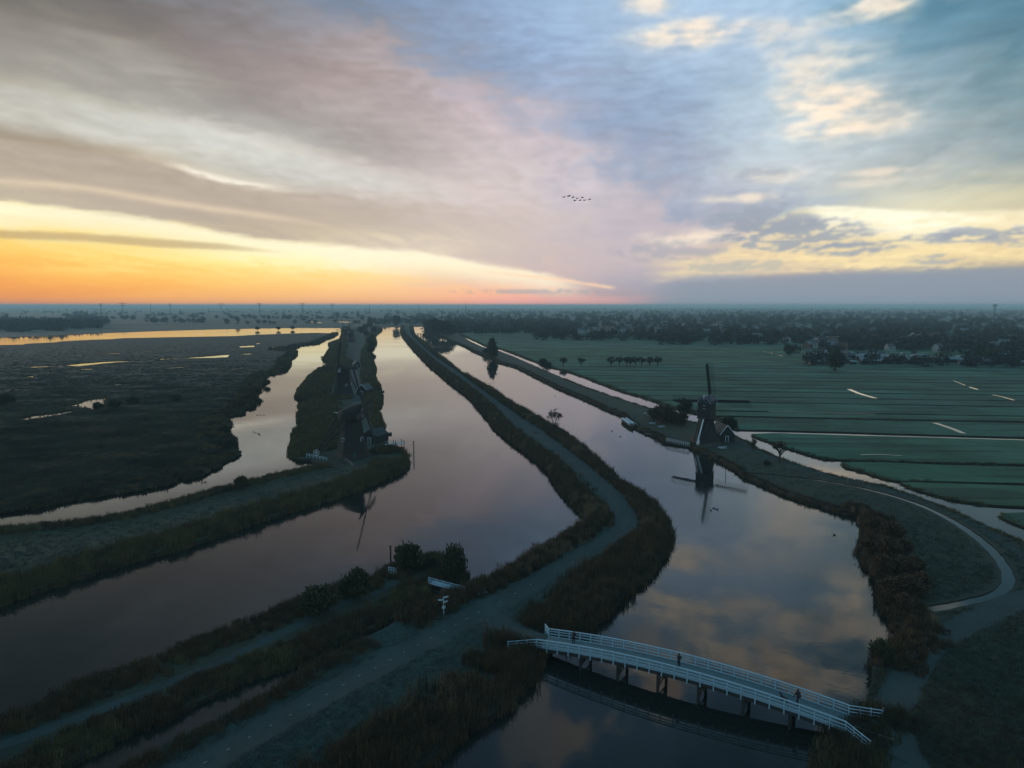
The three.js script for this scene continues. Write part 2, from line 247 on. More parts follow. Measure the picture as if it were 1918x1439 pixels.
const MARSH_H = .35, DIKE_H = .8, FIELD_H = .4;
const marshRight = [[634, 625], [624, 631], [607, 637.5], [597, 643.5], [582, 645], [563, 647], [555, 652], [530, 653], [518, 656], [557, 658.5], [555, 667], [543, 673], [545, 682], [535, 696], [520, 699], [502, 703], [488, 714], [497, 718], [494, 723], [486, 729], [480, 740], [481, 746], [464, 764], [450, 773], [430, 780], [413, 782], [425, 787], [430, 796], [423, 812], [435, 821], [440, 836], [438, 858], [415, 868], [408, 877], [384, 883], [374, 893], [350, 899], [343, 895], [328, 897], [322, 908], [300, 912], [263, 919], [188, 930], [130, 940], [75, 952], [0, 962], [-120, 984], [-420, 1040]];
const marshTop = [[-700, 690], [-300, 663], [0, 647], [45, 646], [46, 644.5], [100, 642], [118, 640], [150, 638], [205, 636], [230, 634], [330, 632], [440, 630], [482, 627.5], [532, 625.5], [590, 624]];
const ponds = [
  [[50, 688.5], [62, 686.5], [120, 684.5], [150, 681], [200, 677.5], [262, 675], [262, 676.3], [200, 681], [160, 685.5], [146, 687], [128, 686], [60, 689.5]],
  [[296, 672], [345, 670.5], [400, 666.5], [430, 664], [427, 670], [400, 671], [345, 672], [300, 674]],
  [[175, 663.6], [225, 661], [228, 662.6], [180, 664.8]], [[40, 707], [55, 704], [71, 705.5], [58, 708]], [[149, 691], [178, 690], [170, 693], [150, 693]],
  [[450, 663], [470, 662], [470, 664], [452, 665]], [[268, 658.2], [285, 657.2], [286, 658.6], [270, 659.6]], [[20, 679.5], [42, 678], [40, 680], [24, 680.5]],
  [[98, 763], [140, 757], [160, 749], [200, 745], [202, 764], [172, 769], [160, 765], [130, 762], [100, 765]], [[24, 786], [60, 779], [140, 768], [145, 773], [100, 781], [50, 789], [25, 789]],
  [[394, 745], [412, 743], [410, 746], [396, 747]], [[92, 709], [104, 708], [103, 710], [94, 710.6]], [[120, 708.6], [132, 708], [131, 709.6]], [[362, 697], [384, 696], [382, 698], [365, 698.6]], [[300, 690], [352, 686], [353, 688], [304, 692]], [[430, 690.5], [462, 688], [461, 690], [434, 692.5]], [[20, 730], [66, 727], [64, 729.5], [24, 732.5]], [[210, 720], [262, 716], [260, 718.5], [214, 722.5]], [[432, 747], [446, 745], [445, 748], [434, 749]], [[478, 643.5], [487, 642.5], [486, 644.5], [480, 645]], [[508, 649.5], [524, 649], [523, 651], [510, 651.5]], [[446, 648.5], [478, 647], [476, 650.5], [450, 651.5]], [[236, 660.4], [248, 659.6], [247, 661], [238, 661.5]],
];
const marshOutline = roughen(toWorld([...marshTop, ...marshRight]), 1.6, 3.2), pondOutlines = ponds.map((p) => roughen(toWorld(p), .7, 2.5));
slab('marsh', marshOutline, MARSH_H, marshMat, pondOutlines);

const islandLeft = [[640, 616], [640, 628], [636, 638], [615, 646], [622, 650], [615, 659], [609, 669], [607, 676], [622, 681], [600, 694], [591, 698], [576, 711], [557, 735], [556, 747], [580, 749.5], [602, 751.5], [603, 753.5], [580, 756], [561, 761], [566, 769], [559, 776], [560, 792], [584, 795], [584, 799], [562, 801], [552, 812], [549, 830], [544, 847], [548, 857], [562, 863], [590, 868], [608, 872]];
const dikeTopEdge = [[608, 874], [560, 884], [520, 893], [480, 903], [440, 915], [400, 922], [330, 944], [280, 957], [250, 966], [180, 978], [80, 990], [0, 998], [-160, 1020], [-500, 1075]];
const dikeLowEdge = [[-500, 1230], [-150, 1168], [0, 1132], [50, 1117], [90, 1102], [160, 1082], [250, 1052], [330, 1032], [400, 1008], [480, 981], [547, 958], [620, 937], [656, 924], [701, 906], [729, 895], [752, 884], [760, 868], [756, 853], [745, 846], [724, 843]];
const islandRight = [[720, 826], [718, 810], [714, 790], [705, 769], [713, 757], [714, 742], [700, 740], [712, 731], [708, 722], [700, 706], [703, 690], [693, 672], [695, 656], [705, 643], [701, 630], [716, 617], [700, 612.5]];
const islandOutline = roughen(toWorld([...islandLeft, ...dikeTopEdge, ...dikeLowEdge, ...islandRight]), 1.9, 2.0);
slab('mill_dike', islandOutline, DIKE_H, dikeGrass);

const midLeft = [[752, 613], [750, 620], [754, 630], [776, 656], [800, 680], [815, 693], [847, 719], [880, 744], [900, 767], [931, 805], [969, 836], [1003, 859], [1031, 887], [1050, 918], [1075, 945], [1094, 964], [1102, 980], [1092, 991], [1070, 1003], [1027, 1029], [990, 1049], [954, 1075], [910, 1096], [880, 1108], [853, 1113], [827, 1126], [790, 1146], [740, 1172], [680, 1206], [620, 1236], [560, 1268], [520, 1300], [460, 1332], [400, 1366], [340, 1394], [284, 1422], [220, 1455], [100, 1520], [-100, 1640]];
const midRight = [[520, 1640], [700, 1500], [790, 1441], [843, 1392], [877, 1366], [947, 1330], [957, 1296], [984, 1288], [1000, 1268], [1004, 1246], [1030, 1215], [1094, 1184], [1124, 1160], [1160, 1126], [1200, 1091], [1232, 1056], [1250, 1024], [1253, 1000], [1238, 968], [1216, 946], [1191, 925], [1160, 908], [1138, 886], [1113, 863], [1085, 838], [1053, 814], [1022, 796], [994, 780], [953, 757], [925, 736], [886, 714], [862, 701], [834, 677], [815, 664], [797, 646], [776, 630], [773, 613]];
const midOutline = roughen(toWorld([...midLeft, ...midRight]), .8, 2.2);
slab('middle_dike', midOutline, DIKE_H, frostGrass);

const spitUp = [[-220, 1460], [0, 1360], [50, 1338], [133, 1294], [200, 1272], [293, 1242], [367, 1204], [460, 1174], [550, 1134], [610, 1108], [700, 1087], [727, 1066], [790, 1046], [830, 1048], [868, 1066], [872, 1086]];
const spitLow = [[862, 1092], [806, 1096], [803, 1124], [776, 1142], [720, 1170], [683, 1188], [620, 1218], [547, 1252], [467, 1276], [427, 1294], [354, 1328], [334, 1342], [267, 1370], [200, 1400], [133, 1438], [0, 1500], [-160, 1580]];
const spitOutline = roughen(toWorld([...spitUp, ...spitLow]), .5, 2);
slab('reed_spit', spitOutline, .5, dikeGrass);

const rightLeft = [[822, 613], [822, 630], [849, 641], [873, 651], [886, 659], [907, 667], [922, 672], [933, 680], [963, 687], [997, 704], [1047, 729], [1075, 741], [1113, 757], [1138, 769], [1166, 780], [1180, 796], [1200, 807], [1232, 820], [1241, 828], [1288, 837], [1303, 844], [1338, 861], [1375, 880], [1388, 892], [1422, 907], [1463, 926], [1494, 937], [1506, 941], [1568, 960], [1612, 970], [1622, 1000], [1608, 1036], [1626, 1066], [1646, 1106], [1653, 1146], [1676, 1170], [1692, 1193], [1678, 1214], [1650, 1224], [1636, 1256], [1632, 1293], [1622, 1330], [1600, 1358], [1560, 1378], [1538, 1408], [1530, 1440], [1560, 1560]];
const rightRight = [[2600, 1560], [2600, 1180], [2200, 1090], [2050, 1058], [1918, 1022], [1846, 991], [1787, 963], [1706, 932], [1662, 916], [1593, 904], [1537, 888], [1478, 869], [1449, 857], [1416, 842], [1407, 833], [1378, 821], [1340, 806], [1270, 786], [1213, 767], [1150, 746], [1103, 730], [1056, 711], [1006, 689], [963, 670], [930, 657], [905, 652], [880, 640], [852, 622], [846, 613]];
const rightOutline = roughen(toWorld([...rightLeft, ...rightRight]), .7, 2.4);
const ditchLine = toWorld([[1396, 891], [1430, 893], [1470, 897], [1560, 909], [1640, 926], [1720, 951], [1790, 986], [1850, 1031], [1880, 1068], [1888, 1098], [1864, 1122], [1800, 1139], [1738, 1151]]);
const ditchOutline = (() => { const c = new THREE.CatmullRomCurve3(ditchLine.map((p) => new THREE.Vector3(p.x, 0, p.y))), a = [], b = [], n = 70; for (let i = 0; i <= n; i++) { const p = c.getPointAt(i / n), t = c.getTangentAt(i / n), w = lerp(.55, .95, sstep(0, .6, i / n)) * (1 + .15 * n2(i * .4, 3)); a.push(new THREE.Vector2(p.x - t.z * w, p.z + t.x * w)); b.push(new THREE.Vector2(p.x + t.z * w, p.z - t.x * w)); } return a.concat(b.reverse()); })();
slab('east_dike', rightOutline, DIKE_H, dikeGrass, [ditchOutline]);
{ const faces = THREE.ShapeUtils.triangulateShape(ditchOutline, []), pos = [], uv = []; for (const [a, b, c] of faces) for (const k of [a, c, b]) { const v = ditchOutline[k]; pos.push(v.x, DIKE_H - .14, v.y); uv.push(v.x, v.y); } const g = new THREE.BufferGeometry(); g.setAttribute('position', new THREE.Float32BufferAttribute(pos, 3)); g.setAttribute('uv', new THREE.Float32BufferAttribute(uv, 2)); g.setAttribute('normal', new THREE.Float32BufferAttribute(pos.map((_, i) => (i % 3 === 1 ? 1 : 0)), 3)); struct(mesh('ditch_water', g, waterMat)); }

// polder strips on the right, each cut from the next by a ditch
const canalBank = toWorld([[846, 608], [853, 618], [866, 629], [891, 640], [912, 650], [934, 653], [957, 661], [998, 677], [1031, 689], [1066, 698], [1100, 710], [1131, 722], [1169, 736], [1203, 745], [1238, 757], [1263, 766], [1300, 775], [1334, 781], [1378, 806]]);
const slopeA = Math.atan2(G(1918, 791)[1] - G(1334, 780)[1], G(1918, 791)[0] - G(1334, 780)[0]);
const ct = (p) => -p.x * Math.sin(slopeA) + p.y * Math.cos(slopeA);        // distance across the ditches (towards the camera is larger)
const along = (c, x) => new THREE.Vector2(x, (c + x * Math.sin(slopeA)) / Math.cos(slopeA));
function bankAt(c) { for (let i = 0; i < canalBank.length - 1; i++) { const a = ct(canalBank[i]), b = ct(canalBank[i + 1]); if ((a - c) * (b - c) <= 0) { const t = (c - a) / (b - a); return canalBank[i].clone().lerp(canalBank[i + 1], t); } } return null; }
const c0 = ct(canalBank[canalBank.length - 2]), cEnd = ct(canalBank[0]);
{ let c = c0, k = 0;
  while (c > cEnd + 30) {
    const far = -c > 700 ? 2 : 1, w = rr(15, 30) * far, gap = k === 0 ? 2.6 : rr(1.5, 2.6), a = c - gap / 2, b = Math.max(c - w + gap / 2, cEnd + 2), pa = bankAt(a), pb = bankAt(b);
    if (!pa || !pb) break;
    const left = [pa]; for (let i = canalBank.length - 1; i >= 0; i--) { const q = ct(canalBank[i]); if (q < a && q > b) left.push(canalBank[i].clone()); } left.push(pb);
    const xr = 300 + -c * .9, line = roughen(left, .9, 4, false), out = [...line]; for (const [cc, dir] of [[b, 1], [a, -1]]) { const s = bankAt(cc).x + 6, n = 70; for (let i = 0; i <= n; i++) { const t = dir > 0 ? i / n : 1 - i / n, x = lerp(s, xr, t), p = along(cc, x); p.y += n2(x * .02, cc) * .5 + n2b(x * .13, cc) * .4; out.push(p); } }
    slab('pasture', out, FIELD_H + (k % 3) * .02, pastures[Math.floor(R() * 6)]); c -= w; k++;
  }
}
const nearStrips = [
  [[1378, 806.5], [1345, 790], [1334, 782.5], [1500, 786], [1700, 790], [1918, 794], [2400, 804], [2400, 834], [1918, 821], [1700, 815], [1587, 811.5], [1450, 808]],
  [[1409, 815], [1412, 819], [1424, 824], [1437, 828], [1462, 838], [1481, 843], [1518, 855], [1543, 861], [1578, 863.5], [1700, 867], [1918, 872], [2500, 890], [2500, 845], [1918, 827], [1700, 820.5], [1587, 817.5], [1450, 813]],
  [[1580, 868], [1578, 872], [1586, 878], [1618, 886], [1656, 899], [1681, 903], [1760, 904.5], [1918, 908], [2500, 925], [2500, 892], [1918, 877], [1760, 873], [1650, 868.5]],
  [[1686, 905.5], [1690, 909], [1700, 914], [1740, 927], [1787, 939], [1850, 948], [1918, 952], [2060, 958], [2500, 975], [2500, 930], [1918, 912.5], [1800, 909]],
  [[1873, 965], [1876, 971], [1888, 977], [1918, 990], [2000, 1024], [2100, 1046], [2500, 1080], [2500, 978], [2060, 963], [1918, 963]],
];
nearStrips.forEach((p, i) => slab('pasture', roughen(toWorld(p), .35, 3), FIELD_H, pastures[(i * 5 + 1) % 6]));

// far country: one sheet from the far banks to the horizon
{ const near = toWorld([[-1400, 690], [-900, 668], [0, 632.5], [60, 630.5], [110, 628], [200, 624], [300, 620], [400, 617.2], [480, 615.5], [560, 614.3], [640, 614.8], [690, 612.3], [720, 612.8], [750, 613.4], [765, 612.6], [800, 612], [825, 612.4], [848, 611.5]]).concat([along(cEnd + 6, bankAt(cEnd + 8).x + 40), along(cEnd + 6, 6000)]);
  const out = [...roughen(near, 3, 25, false), new THREE.Vector2(30000, -2500), new THREE.Vector2(30000, -30000), new THREE.Vector2(-30000, -30000), new THREE.Vector2(-30000, -1500)];
  slab('far_country', out, .3, farMat, [[[572, 602.2], [580, 601.6], [598, 603.4], [606, 605.4], [590, 605]], [[625, 602.6], [655, 602.6], [656, 604.6], [640, 604.2]], [[178, 617.6], [200, 618.4], [205, 619.4], [190, 618.8]]].map((p) => toWorld(p)));
  // ground to the right of the strips, where the village stands
}

// ---------------------------------------------------------------- lanes, ditch and paths
const pathDots = [[578, 1320], [612, 1301], [643, 1283], [673, 1266], [703, 1251], [731, 1236], [757, 1222], [783, 1208], [808, 1195], [831, 1183], [853, 1171], [875, 1159], [897, 1147], [937, 1127], [965, 1112], [994, 1095], [1040, 1070], [1072, 1053], [1100, 1038], [1130, 1020], [1157, 1003], [1168, 990], [1174, 977]];
const mainPath = [[250, 1506], [330, 1460], [384, 1428], [427, 1404], [467, 1381], [507, 1359], [544, 1339], ...pathDots, [1168, 958], [1148, 930], [1118, 902], [1085, 872], [1050, 845], [1010, 815], [970, 786], [935, 761], [895, 731], [850, 696], [806, 665], [780, 642], [768, 628], [762, 616]];
const road = ribbon('footpath', mainPath, DIKE_H + .012, (t) => lerp(2.7, 1.5, t), pathMat);
for (const [x, y] of [[384, 1428], [427, 1404], [467, 1381], [507, 1359], [544, 1339], ...pathDots]) {
  const p = V(x, y, DIKE_H + .02), q = V(x + 18, y - 10, DIKE_H), d = mesh('white_dash', box(.36, .006, .07), std([.36, .38, .38], .7), road);
  d.position.copy(p); d.rotation.y = Math.atan2(-(q.z - p.z), q.x - p.x);
}
ribbon('footpath', [[905, 1150], [940, 1172], [975, 1190], [1004, 1200]], DIKE_H + .008, (t) => lerp(4.5, 1.8, t), pathMat);
ribbon('footpath', [[-60, 1418], [0, 1396], [100, 1362], [200, 1326], [300, 1286], [400, 1246], [490, 1204], [560, 1170], [620, 1140], [700, 1110], [760, 1080]], .512, .9, pathMat);
for (const off of [-.8, .8]) ribbon('wheel_track', [[-200, 1082], [0, 1046], [90, 1027], [250, 989], [400, 946], [500, 917], [600, 891], [640, 880], [668, 868], [690, 855]].map(([x, y]) => { const g = G(x, y, DIKE_H); return new THREE.Vector2(g[0] + off * .25, g[1] + off); }), DIKE_H + .012, .28, frostGrass, true);
ribbon('island_lane', [[690, 853], [690, 815], [672, 775], [668, 740], [666, 710], [668, 680], [672, 655], [676, 635], [676, 618]], DIKE_H + .008, (t) => lerp(1.6, 3.4, sstep(0, .4, t)), frostGrass);
ribbon('bank_road', [[1660, 1352], [1692, 1285], [1722, 1232], [1762, 1196], [1830, 1160], [1918, 1122], [2080, 1080], [2300, 1050]], DIKE_H + .012, (t) => lerp(1.9, 2.6, t), pathMat);
ribbon('bank_road', [[1668, 1362], [1690, 1410], [1725, 1470]], DIKE_H + .018, 1.9, pathMat);
ribbon('bank_road', [[1380, 836], [1430, 852], [1480, 869], [1560, 893], [1640, 912], [1720, 935], [1800, 967], [1870, 1008], [1930, 1052], [2010, 1096]], DIKE_H + .016, 1.3, frostGrass);

const bankRoads = [[[1660, 1352], [1692, 1285], [1722, 1232], [1762, 1196], [1830, 1160], [1918, 1122], [2080, 1080]], [[1668, 1362], [1690, 1410], [1725, 1470]]].map((l) => toWorld(l, DIKE_H));
// ---------------------------------------------------------------- reeds, tussocks and other ground cover
function inPoly(p, poly) { let c = false; for (let i = 0, j = poly.length - 1; i < poly.length; j = i++) { const a = poly[i], b = poly[j]; if ((a.y > p.y) !== (b.y > p.y) && p.x < (b.x - a.x) * (p.y - a.y) / (b.y - a.y) + a.x) c = !c; } return c; }
function segDist(p, line) { let m = 1e9; for (let i = 0; i < line.length - 1; i++) { const a = line[i], b = line[i + 1], dx = b.x - a.x, dy = b.y - a.y, t = clamp(((p.x - a.x) * dx + (p.y - a.y) * dy) / (dx * dx + dy * dy || 1), 0, 1), d = Math.hypot(p.x - a.x - dx * t, p.y - a.y - dy * t); if (d < m) m = d; } return m; }
function bladeGeo(n, spread, w, seed, plume) {           // a clump of upright blades, one metre tall
  const q = rng(seed), out = [];
  for (let i = 0; i < n; i++) {
    const a = q() * 6.283, r = Math.sqrt(q()) * spread, x = Math.cos(a) * r, z = Math.sin(a) * r, h = .6 + .4 * q(), la = q() * 6.283, ln = .08 + .22 * q(), tx = x + Math.cos(la) * ln, tz = z + Math.sin(la) * ln, b = q() * 3.14, wx = Math.cos(b) * w * (.6 + .8 * q()), wz = Math.sin(b) * w * (.6 + .8 * q()), mx = lerp(x, tx, .4), mz = lerp(z, tz, .4);
    out.push(x - wx, 0, z - wz, x + wx, 0, z + wz, mx + wx * .8, h * .6, mz + wz * .8, x - wx, 0, z - wz, mx + wx * .8, h * .6, mz + wz * .8, mx - wx * .8, h * .6, mz - wz * .8, mx - wx * .8, h * .6, mz - wz * .8, mx + wx * .8, h * .6, mz + wz * .8, tx, h, tz);
    if (plume && q() < .5) out.push(tx - wx * 1.2, h * .86, tz - wz * 1.2, tx + wx * 1.2, h * .9, tz + wz * 1.2, tx + Math.cos(la) * .06, h + .05, tz + Math.sin(la) * .06);
  }
  return tris(out);
}
const reedGeos = [bladeGeo(22, .55, .035, 3, true), bladeGeo(26, .6, .03, 4, true)], coarseReed = bladeGeo(20, .75, .07, 5, false), tuft = bladeGeo(9, .5, .03, 6, false);
const reedMat = std(0xffffff, .95), REED = [[.052, .036, .015], [.070, .050, .021], [.036, .032, .014], [.086, .062, .030], [.028, .023, .011], [.125, .094, .050]], OLIVE = [[.084, .072, .028], [.062, .062, .024], [.108, .088, .036], [.046, .050, .022], [.078, .056, .024]], FROST = [[.024, .044, .034], [.040, .064, .054], [.018, .032, .025], [.075, .10, .092]], MARSHC = [[.014, .016, .009], [.028, .032, .021], [.056, .047, .026], [.030, .048, .038], [.074, .058, .030], [.115, .092, .052]];
function plant(name, label, category, spots, geo, colors, hgt, wide = 1) {      // spots: [x, z, y, scale]
  const im = new THREE.InstancedMesh(geo, reedMat, spots.length), m = new THREE.Matrix4(), q = new THREE.Quaternion(), up = new THREE.Vector3(0, 1, 0), c = new THREE.Color();
  spots.forEach(([x, z, y, s], i) => {
    const k = s * (R() < .12 ? rr(1.1, 1.5) : rr(.6, 1.15)) * hgt; q.setFromAxisAngle(up, R() * 6.283); m.compose(new THREE.Vector3(x, y, z), q, new THREE.Vector3(wide * rr(.8, 1.2), k, wide * rr(.8, 1.2))); im.setMatrixAt(i, m);
    const pn = (n2(x * .03, z * .045) * .75 + n2b(x * .2, z * .2) * .4) * .55 + .5, col = colors[clamp(Math.floor(pn * colors.length + (R() - .5) * 1.6), 0, colors.length - 1)], v = rr(.75, 1.25); im.setColorAt(i, c.setRGB(col[0] * v, col[1] * v, col[2] * v));
  });
  im.name = numbered(name); im.userData = { kind: 'stuff', label, category }; scene.add(im); return im;
}
function belt(px, outline, h, inner, outer, perM2, keep, isWorld) {         // spots along a bank, inner metres up it and outer metres into the water
  const line = isWorld ? px : toWorld(px), spots = [];
  for (let i = 0; i < line.length - 1; i++) {
    const a = line[i], b = line[i + 1], L = a.distanceTo(b); if (L < .01) continue;
    const nx = -(b.y - a.y) / L, ny = (b.x - a.x) / L, mid = a.clone().lerp(b, .5), sgn = inPoly(new THREE.Vector2(mid.x + nx * 1.2, mid.y + ny * 1.2), outline) ? 1 : -1;
    const far = Math.hypot(mid.x, mid.y), thin = clamp(260 / far, .22, 1), wIn = typeof inner === 'function' ? inner(mid) : inner, n = Math.round(L * (wIn + outer) * perM2 * thin);
    for (let k = 0; k < n; k++) {
      const t = R(), d = -outer + (wIn + outer) * R() * (.8 + .4 * R()), x = lerp(a.x, b.x, t) + nx * sgn * d + rr(-.3, .3), z = lerp(a.y, b.y, t) + ny * sgn * d + rr(-.3, .3);
      if (keep && !keep(x, z, d)) continue;
      const ins = d > .3; if (d > .6 && !inPoly(new THREE.Vector2(x, z), outline)) continue;
      spots.push([x, z, ins ? h - .05 : -.1, (1 / Math.sqrt(thin)) * (.75 + .4 * (n2(x * .12, z * .12) * .5 + .5)) * (d < .3 ? 1.1 : 1)]);
    }
  }
  return spots;
}
const pathLine = toWorld(mainPath, DIKE_H), bridgeway = toWorld([[905, 1150], [975, 1190], [1040, 1206]], DIKE_H);
const offPath = (m, line = pathLine) => (x, z) => segDist({ x, y: z }, line) > m && segDist({ x, y: z }, bridgeway) > 2.6;
const far = (v, a, b, d0, d1) => lerp(a, b, sstep(d0, d1, Math.hypot(v.x, v.y)));
plant('reed_bed', 'brown reeds along the canal side of the middle dike', 'reeds', belt(midLeft.slice(0, 28), midOutline, DIKE_H, (m) => far(m, 4.6, 5.5, 100, 400), .6, 3.4, offPath(2.6)), reedGeos[0], REED, 1.75, 1.15);
plant('reed_bed', 'low reeds along the ditch beside the footpath', 'reeds', belt(midLeft.slice(28), midOutline, DIKE_H, 3.0, .2, 4, offPath(3.4)), reedGeos[1], REED.slice(0, 4), .8);
plant('reed_bed', 'brown reeds on the open water side of the middle dike', 'reeds', belt(midRight.slice(13), midOutline, DIKE_H, (m) => far(m, 9, 5, 150, 260), .7, 3.2, offPath(3)), reedGeos[1], REED, 1.9, 1.15);
plant('reed_bed', 'dark reed fringe below the white footbridge', 'reeds', belt(midRight.slice(0, 14), midOutline, DIKE_H, (m) => far(m, 7, 8, 60, 100), .7, 4.5, offPath(4.5)), reedGeos[1], REED, 1.8, 1.1);
{ const lane = toWorld([[-60, 1418], [0, 1396], [100, 1362], [200, 1326], [300, 1286], [400, 1246], [490, 1204], [560, 1170], [620, 1140]], .5), s = belt([...spitUp, ...spitLow, spitUp[0]], spitOutline, .5, 5, .3, 4.2, (x, z) => segDist({ x, y: z }, lane) > 1.2);
  plant('reed_bed', 'dark reeds covering the spit beside the wide canal', 'reeds', s, reedGeos[0], [...OLIVE, ...REED], 1.2); }
plant('reed_bed', 'tall dark reeds on the canal side of the mill dike', 'reeds', belt(dikeLowEdge, islandOutline, DIKE_H, 8, .8, 2.6), reedGeos[1], OLIVE, 1.7, 1.2);
plant('reed_bed', 'brown reed fringe on the creek side of the mill dike', 'reeds', belt(dikeTopEdge, islandOutline, DIKE_H, 4.5, .3, 3), reedGeos[0], [...REED, ...OLIVE], 1.15, 1.1);
const millYards = [[V(660, 858), 12], [V(690, 838), 8], [V(640, 740), 9], [V(680, 738), 8], [V(594, 862), 5], [V(702, 812), 6]], laneLine = toWorld([[690, 853], [690, 815], [672, 775], [668, 740], [666, 710], [668, 680], [672, 655], [676, 635]]);
const clearYard = (x, z) => millYards.every(([p, r]) => Math.hypot(p.x - x, p.z - z) > r) && segDist({ x, y: z }, laneLine) > 3.2;
plant('reed_bed', 'olive reeds round the creek side of the windmill island', 'reeds', belt(islandLeft, islandOutline, DIKE_H, 15, .5, 2.4, clearYard), coarseReed, OLIVE, 1.5, 1.1);
plant('reed_bed', 'olive reeds round the canal side of the windmill island', 'reeds', belt(islandRight, islandOutline, DIKE_H, 8, .5, 2.4, clearYard), coarseReed, OLIVE, 1.7, 1.1);
{ const edge = belt(marshRight, marshOutline, MARSH_H, 9, .3, 1.9), inner = [], d = new THREE.Vector2();
  plant('reed_bed', 'dark reed fringe of the marsh along the creek', 'reeds', edge, coarseReed, [...OLIVE, ...MARSHC], 1.35, 1.25);
  let guard = 0;
  while (inner.length < 80000 && guard++ < 400000) {
    const py = 640 + 330 * Math.pow(R(), .62), px = -60 + 620 * R(), g = G(px, py, MARSH_H); d.set(g[0], g[1]);
    const thick = n2(g[0] * .018, g[1] * .04) + n2b(g[0] * .07, g[1] * .07) * .5; if (thick < -.7 && R() < .5) continue;
    if (!inPoly(d, marshOutline) || pondOutlines.some((p) => inPoly(d, p))) continue;
    const f = clamp(Math.hypot(g[0], g[1]) / 260, .9, 2.2); inner.push([g[0], g[1], MARSH_H - .05, (.4 + .6 * clamp(thick * .6 + .5, 0, 1.2)) * (Math.hypot(g[0], g[1]) > 330 ? .5 : Math.sqrt(f))]);
  }
  plant('marsh_sedge', 'low sedge and reed over the wide marsh', 'sedge', inner, coarseReed, MARSHC, .85, 1.7);
  const pe = []; pondOutlines.slice(8, 10).forEach((p) => p.forEach((v) => { for (let k = 0; k < 3; k++) pe.push([v.x + rr(-1.6, 1.6), v.y + rr(-1.6, 1.6), -.05, rr(.5, 1.1)]); }));
  plant('reed_bed', 'thin reeds standing in the marsh pools', 'reeds', pe, reedGeos[0], OLIVE, 1.5);
}
plant('bank_grass', 'rough dark grass along the edge of the east dike', 'grass', belt(rightLeft.slice(0, 30), rightOutline, DIKE_H, 1.6, .5, 2.6), reedGeos[1], REED, .8, 1.1);
plant('reed_bed', 'brown reeds on the bank beside the bank road', 'reeds', belt(rightLeft.slice(28, 40), rightOutline, DIKE_H, 5, .5, 3), reedGeos[0], REED, 1.4, 1.1);
plant('reed_bed', 'dark reeds under the right end of the white footbridge', 'reeds', belt(rightLeft.slice(41), rightOutline, DIKE_H, 5, .6, 4), reedGeos[1], [REED[4], OLIVE[3]], 1.5);
plant('bank_grass', 'dark grass along the narrow canal bank of the east dike', 'grass', belt(rightRight.slice(3, 22), rightOutline, DIKE_H, 1.2, .4, 2.2), reedGeos[1], OLIVE, .6, 1.1);
plant('bank_grass', 'dark grass along the polder canal bank', 'grass', belt(canalBank, canalBank.concat([new THREE.Vector2(900, -300), new THREE.Vector2(900, -1400)]), FIELD_H, 1.4, .3, 2.6, null, true), reedGeos[1], OLIVE, .6, 1.2);
for (const p of nearStrips) { const w = toWorld(p); plant('bank_grass', 'dark grass along the edge of a near pasture strip', 'grass', belt(p.slice(0, -6), w, FIELD_H, .8, .3, 2.6), reedGeos[1], OLIVE, .5, 1); }
{ const s = [], t = new THREE.Vector2();                 // frosted tussocks on the verges of the footpath
  for (let i = 0; i < 26000; i++) { const py = 880 + 570 * Math.pow(R(), .8), px = 200 + 1050 * R(), g = G(px, py, DIKE_H); t.set(g[0], g[1]); if (!inPoly(t, midOutline) || segDist(t, pathLine) < 2.1 || segDist(t, bridgeway) < 2) continue; s.push([g[0], g[1], DIKE_H - .02, rr(.5, 1.3)]); }
  plant('frosted_grass', 'short frosted grass on the verges of the footpath', 'grass', s, tuft, FROST, .26, .8);
  const u = []; for (let i = 0; i < 22000; i++) { const py = 850 + 600 * R(), px = 1380 + 560 * R(), g = G(px, py, DIKE_H); t.set(g[0], g[1]); if (!inPoly(t, rightOutline) || segDist(t, ditchLine) < 1.8 || bankRoads.some((l) => segDist(t, l) < 2)) continue; u.push([g[0], g[1], DIKE_H - .02, rr(.5, 1.5)]); }
  plant('rough_grass', 'rough dark grass on the wide east bank', 'grass', u, tuft, [FROST[2], FROST[0], REED[4], OLIVE[3]], .3, .9);
  const v = []; for (let i = 0; i < 12000; i++) { const py = 850 + 250 * R(), px = -40 + 800 * R(), g = G(px, py, DIKE_H); t.set(g[0], g[1]); if (!inPoly(t, islandOutline)) continue; v.push([g[0], g[1], DIKE_H - .02, rr(.5, 1.4)]); }
  plant('rough_grass', 'rough grass on the crest of the mill dike', 'grass', v, tuft, [FROST[2], FROST[0], OLIVE[0]], .35, 1);
}

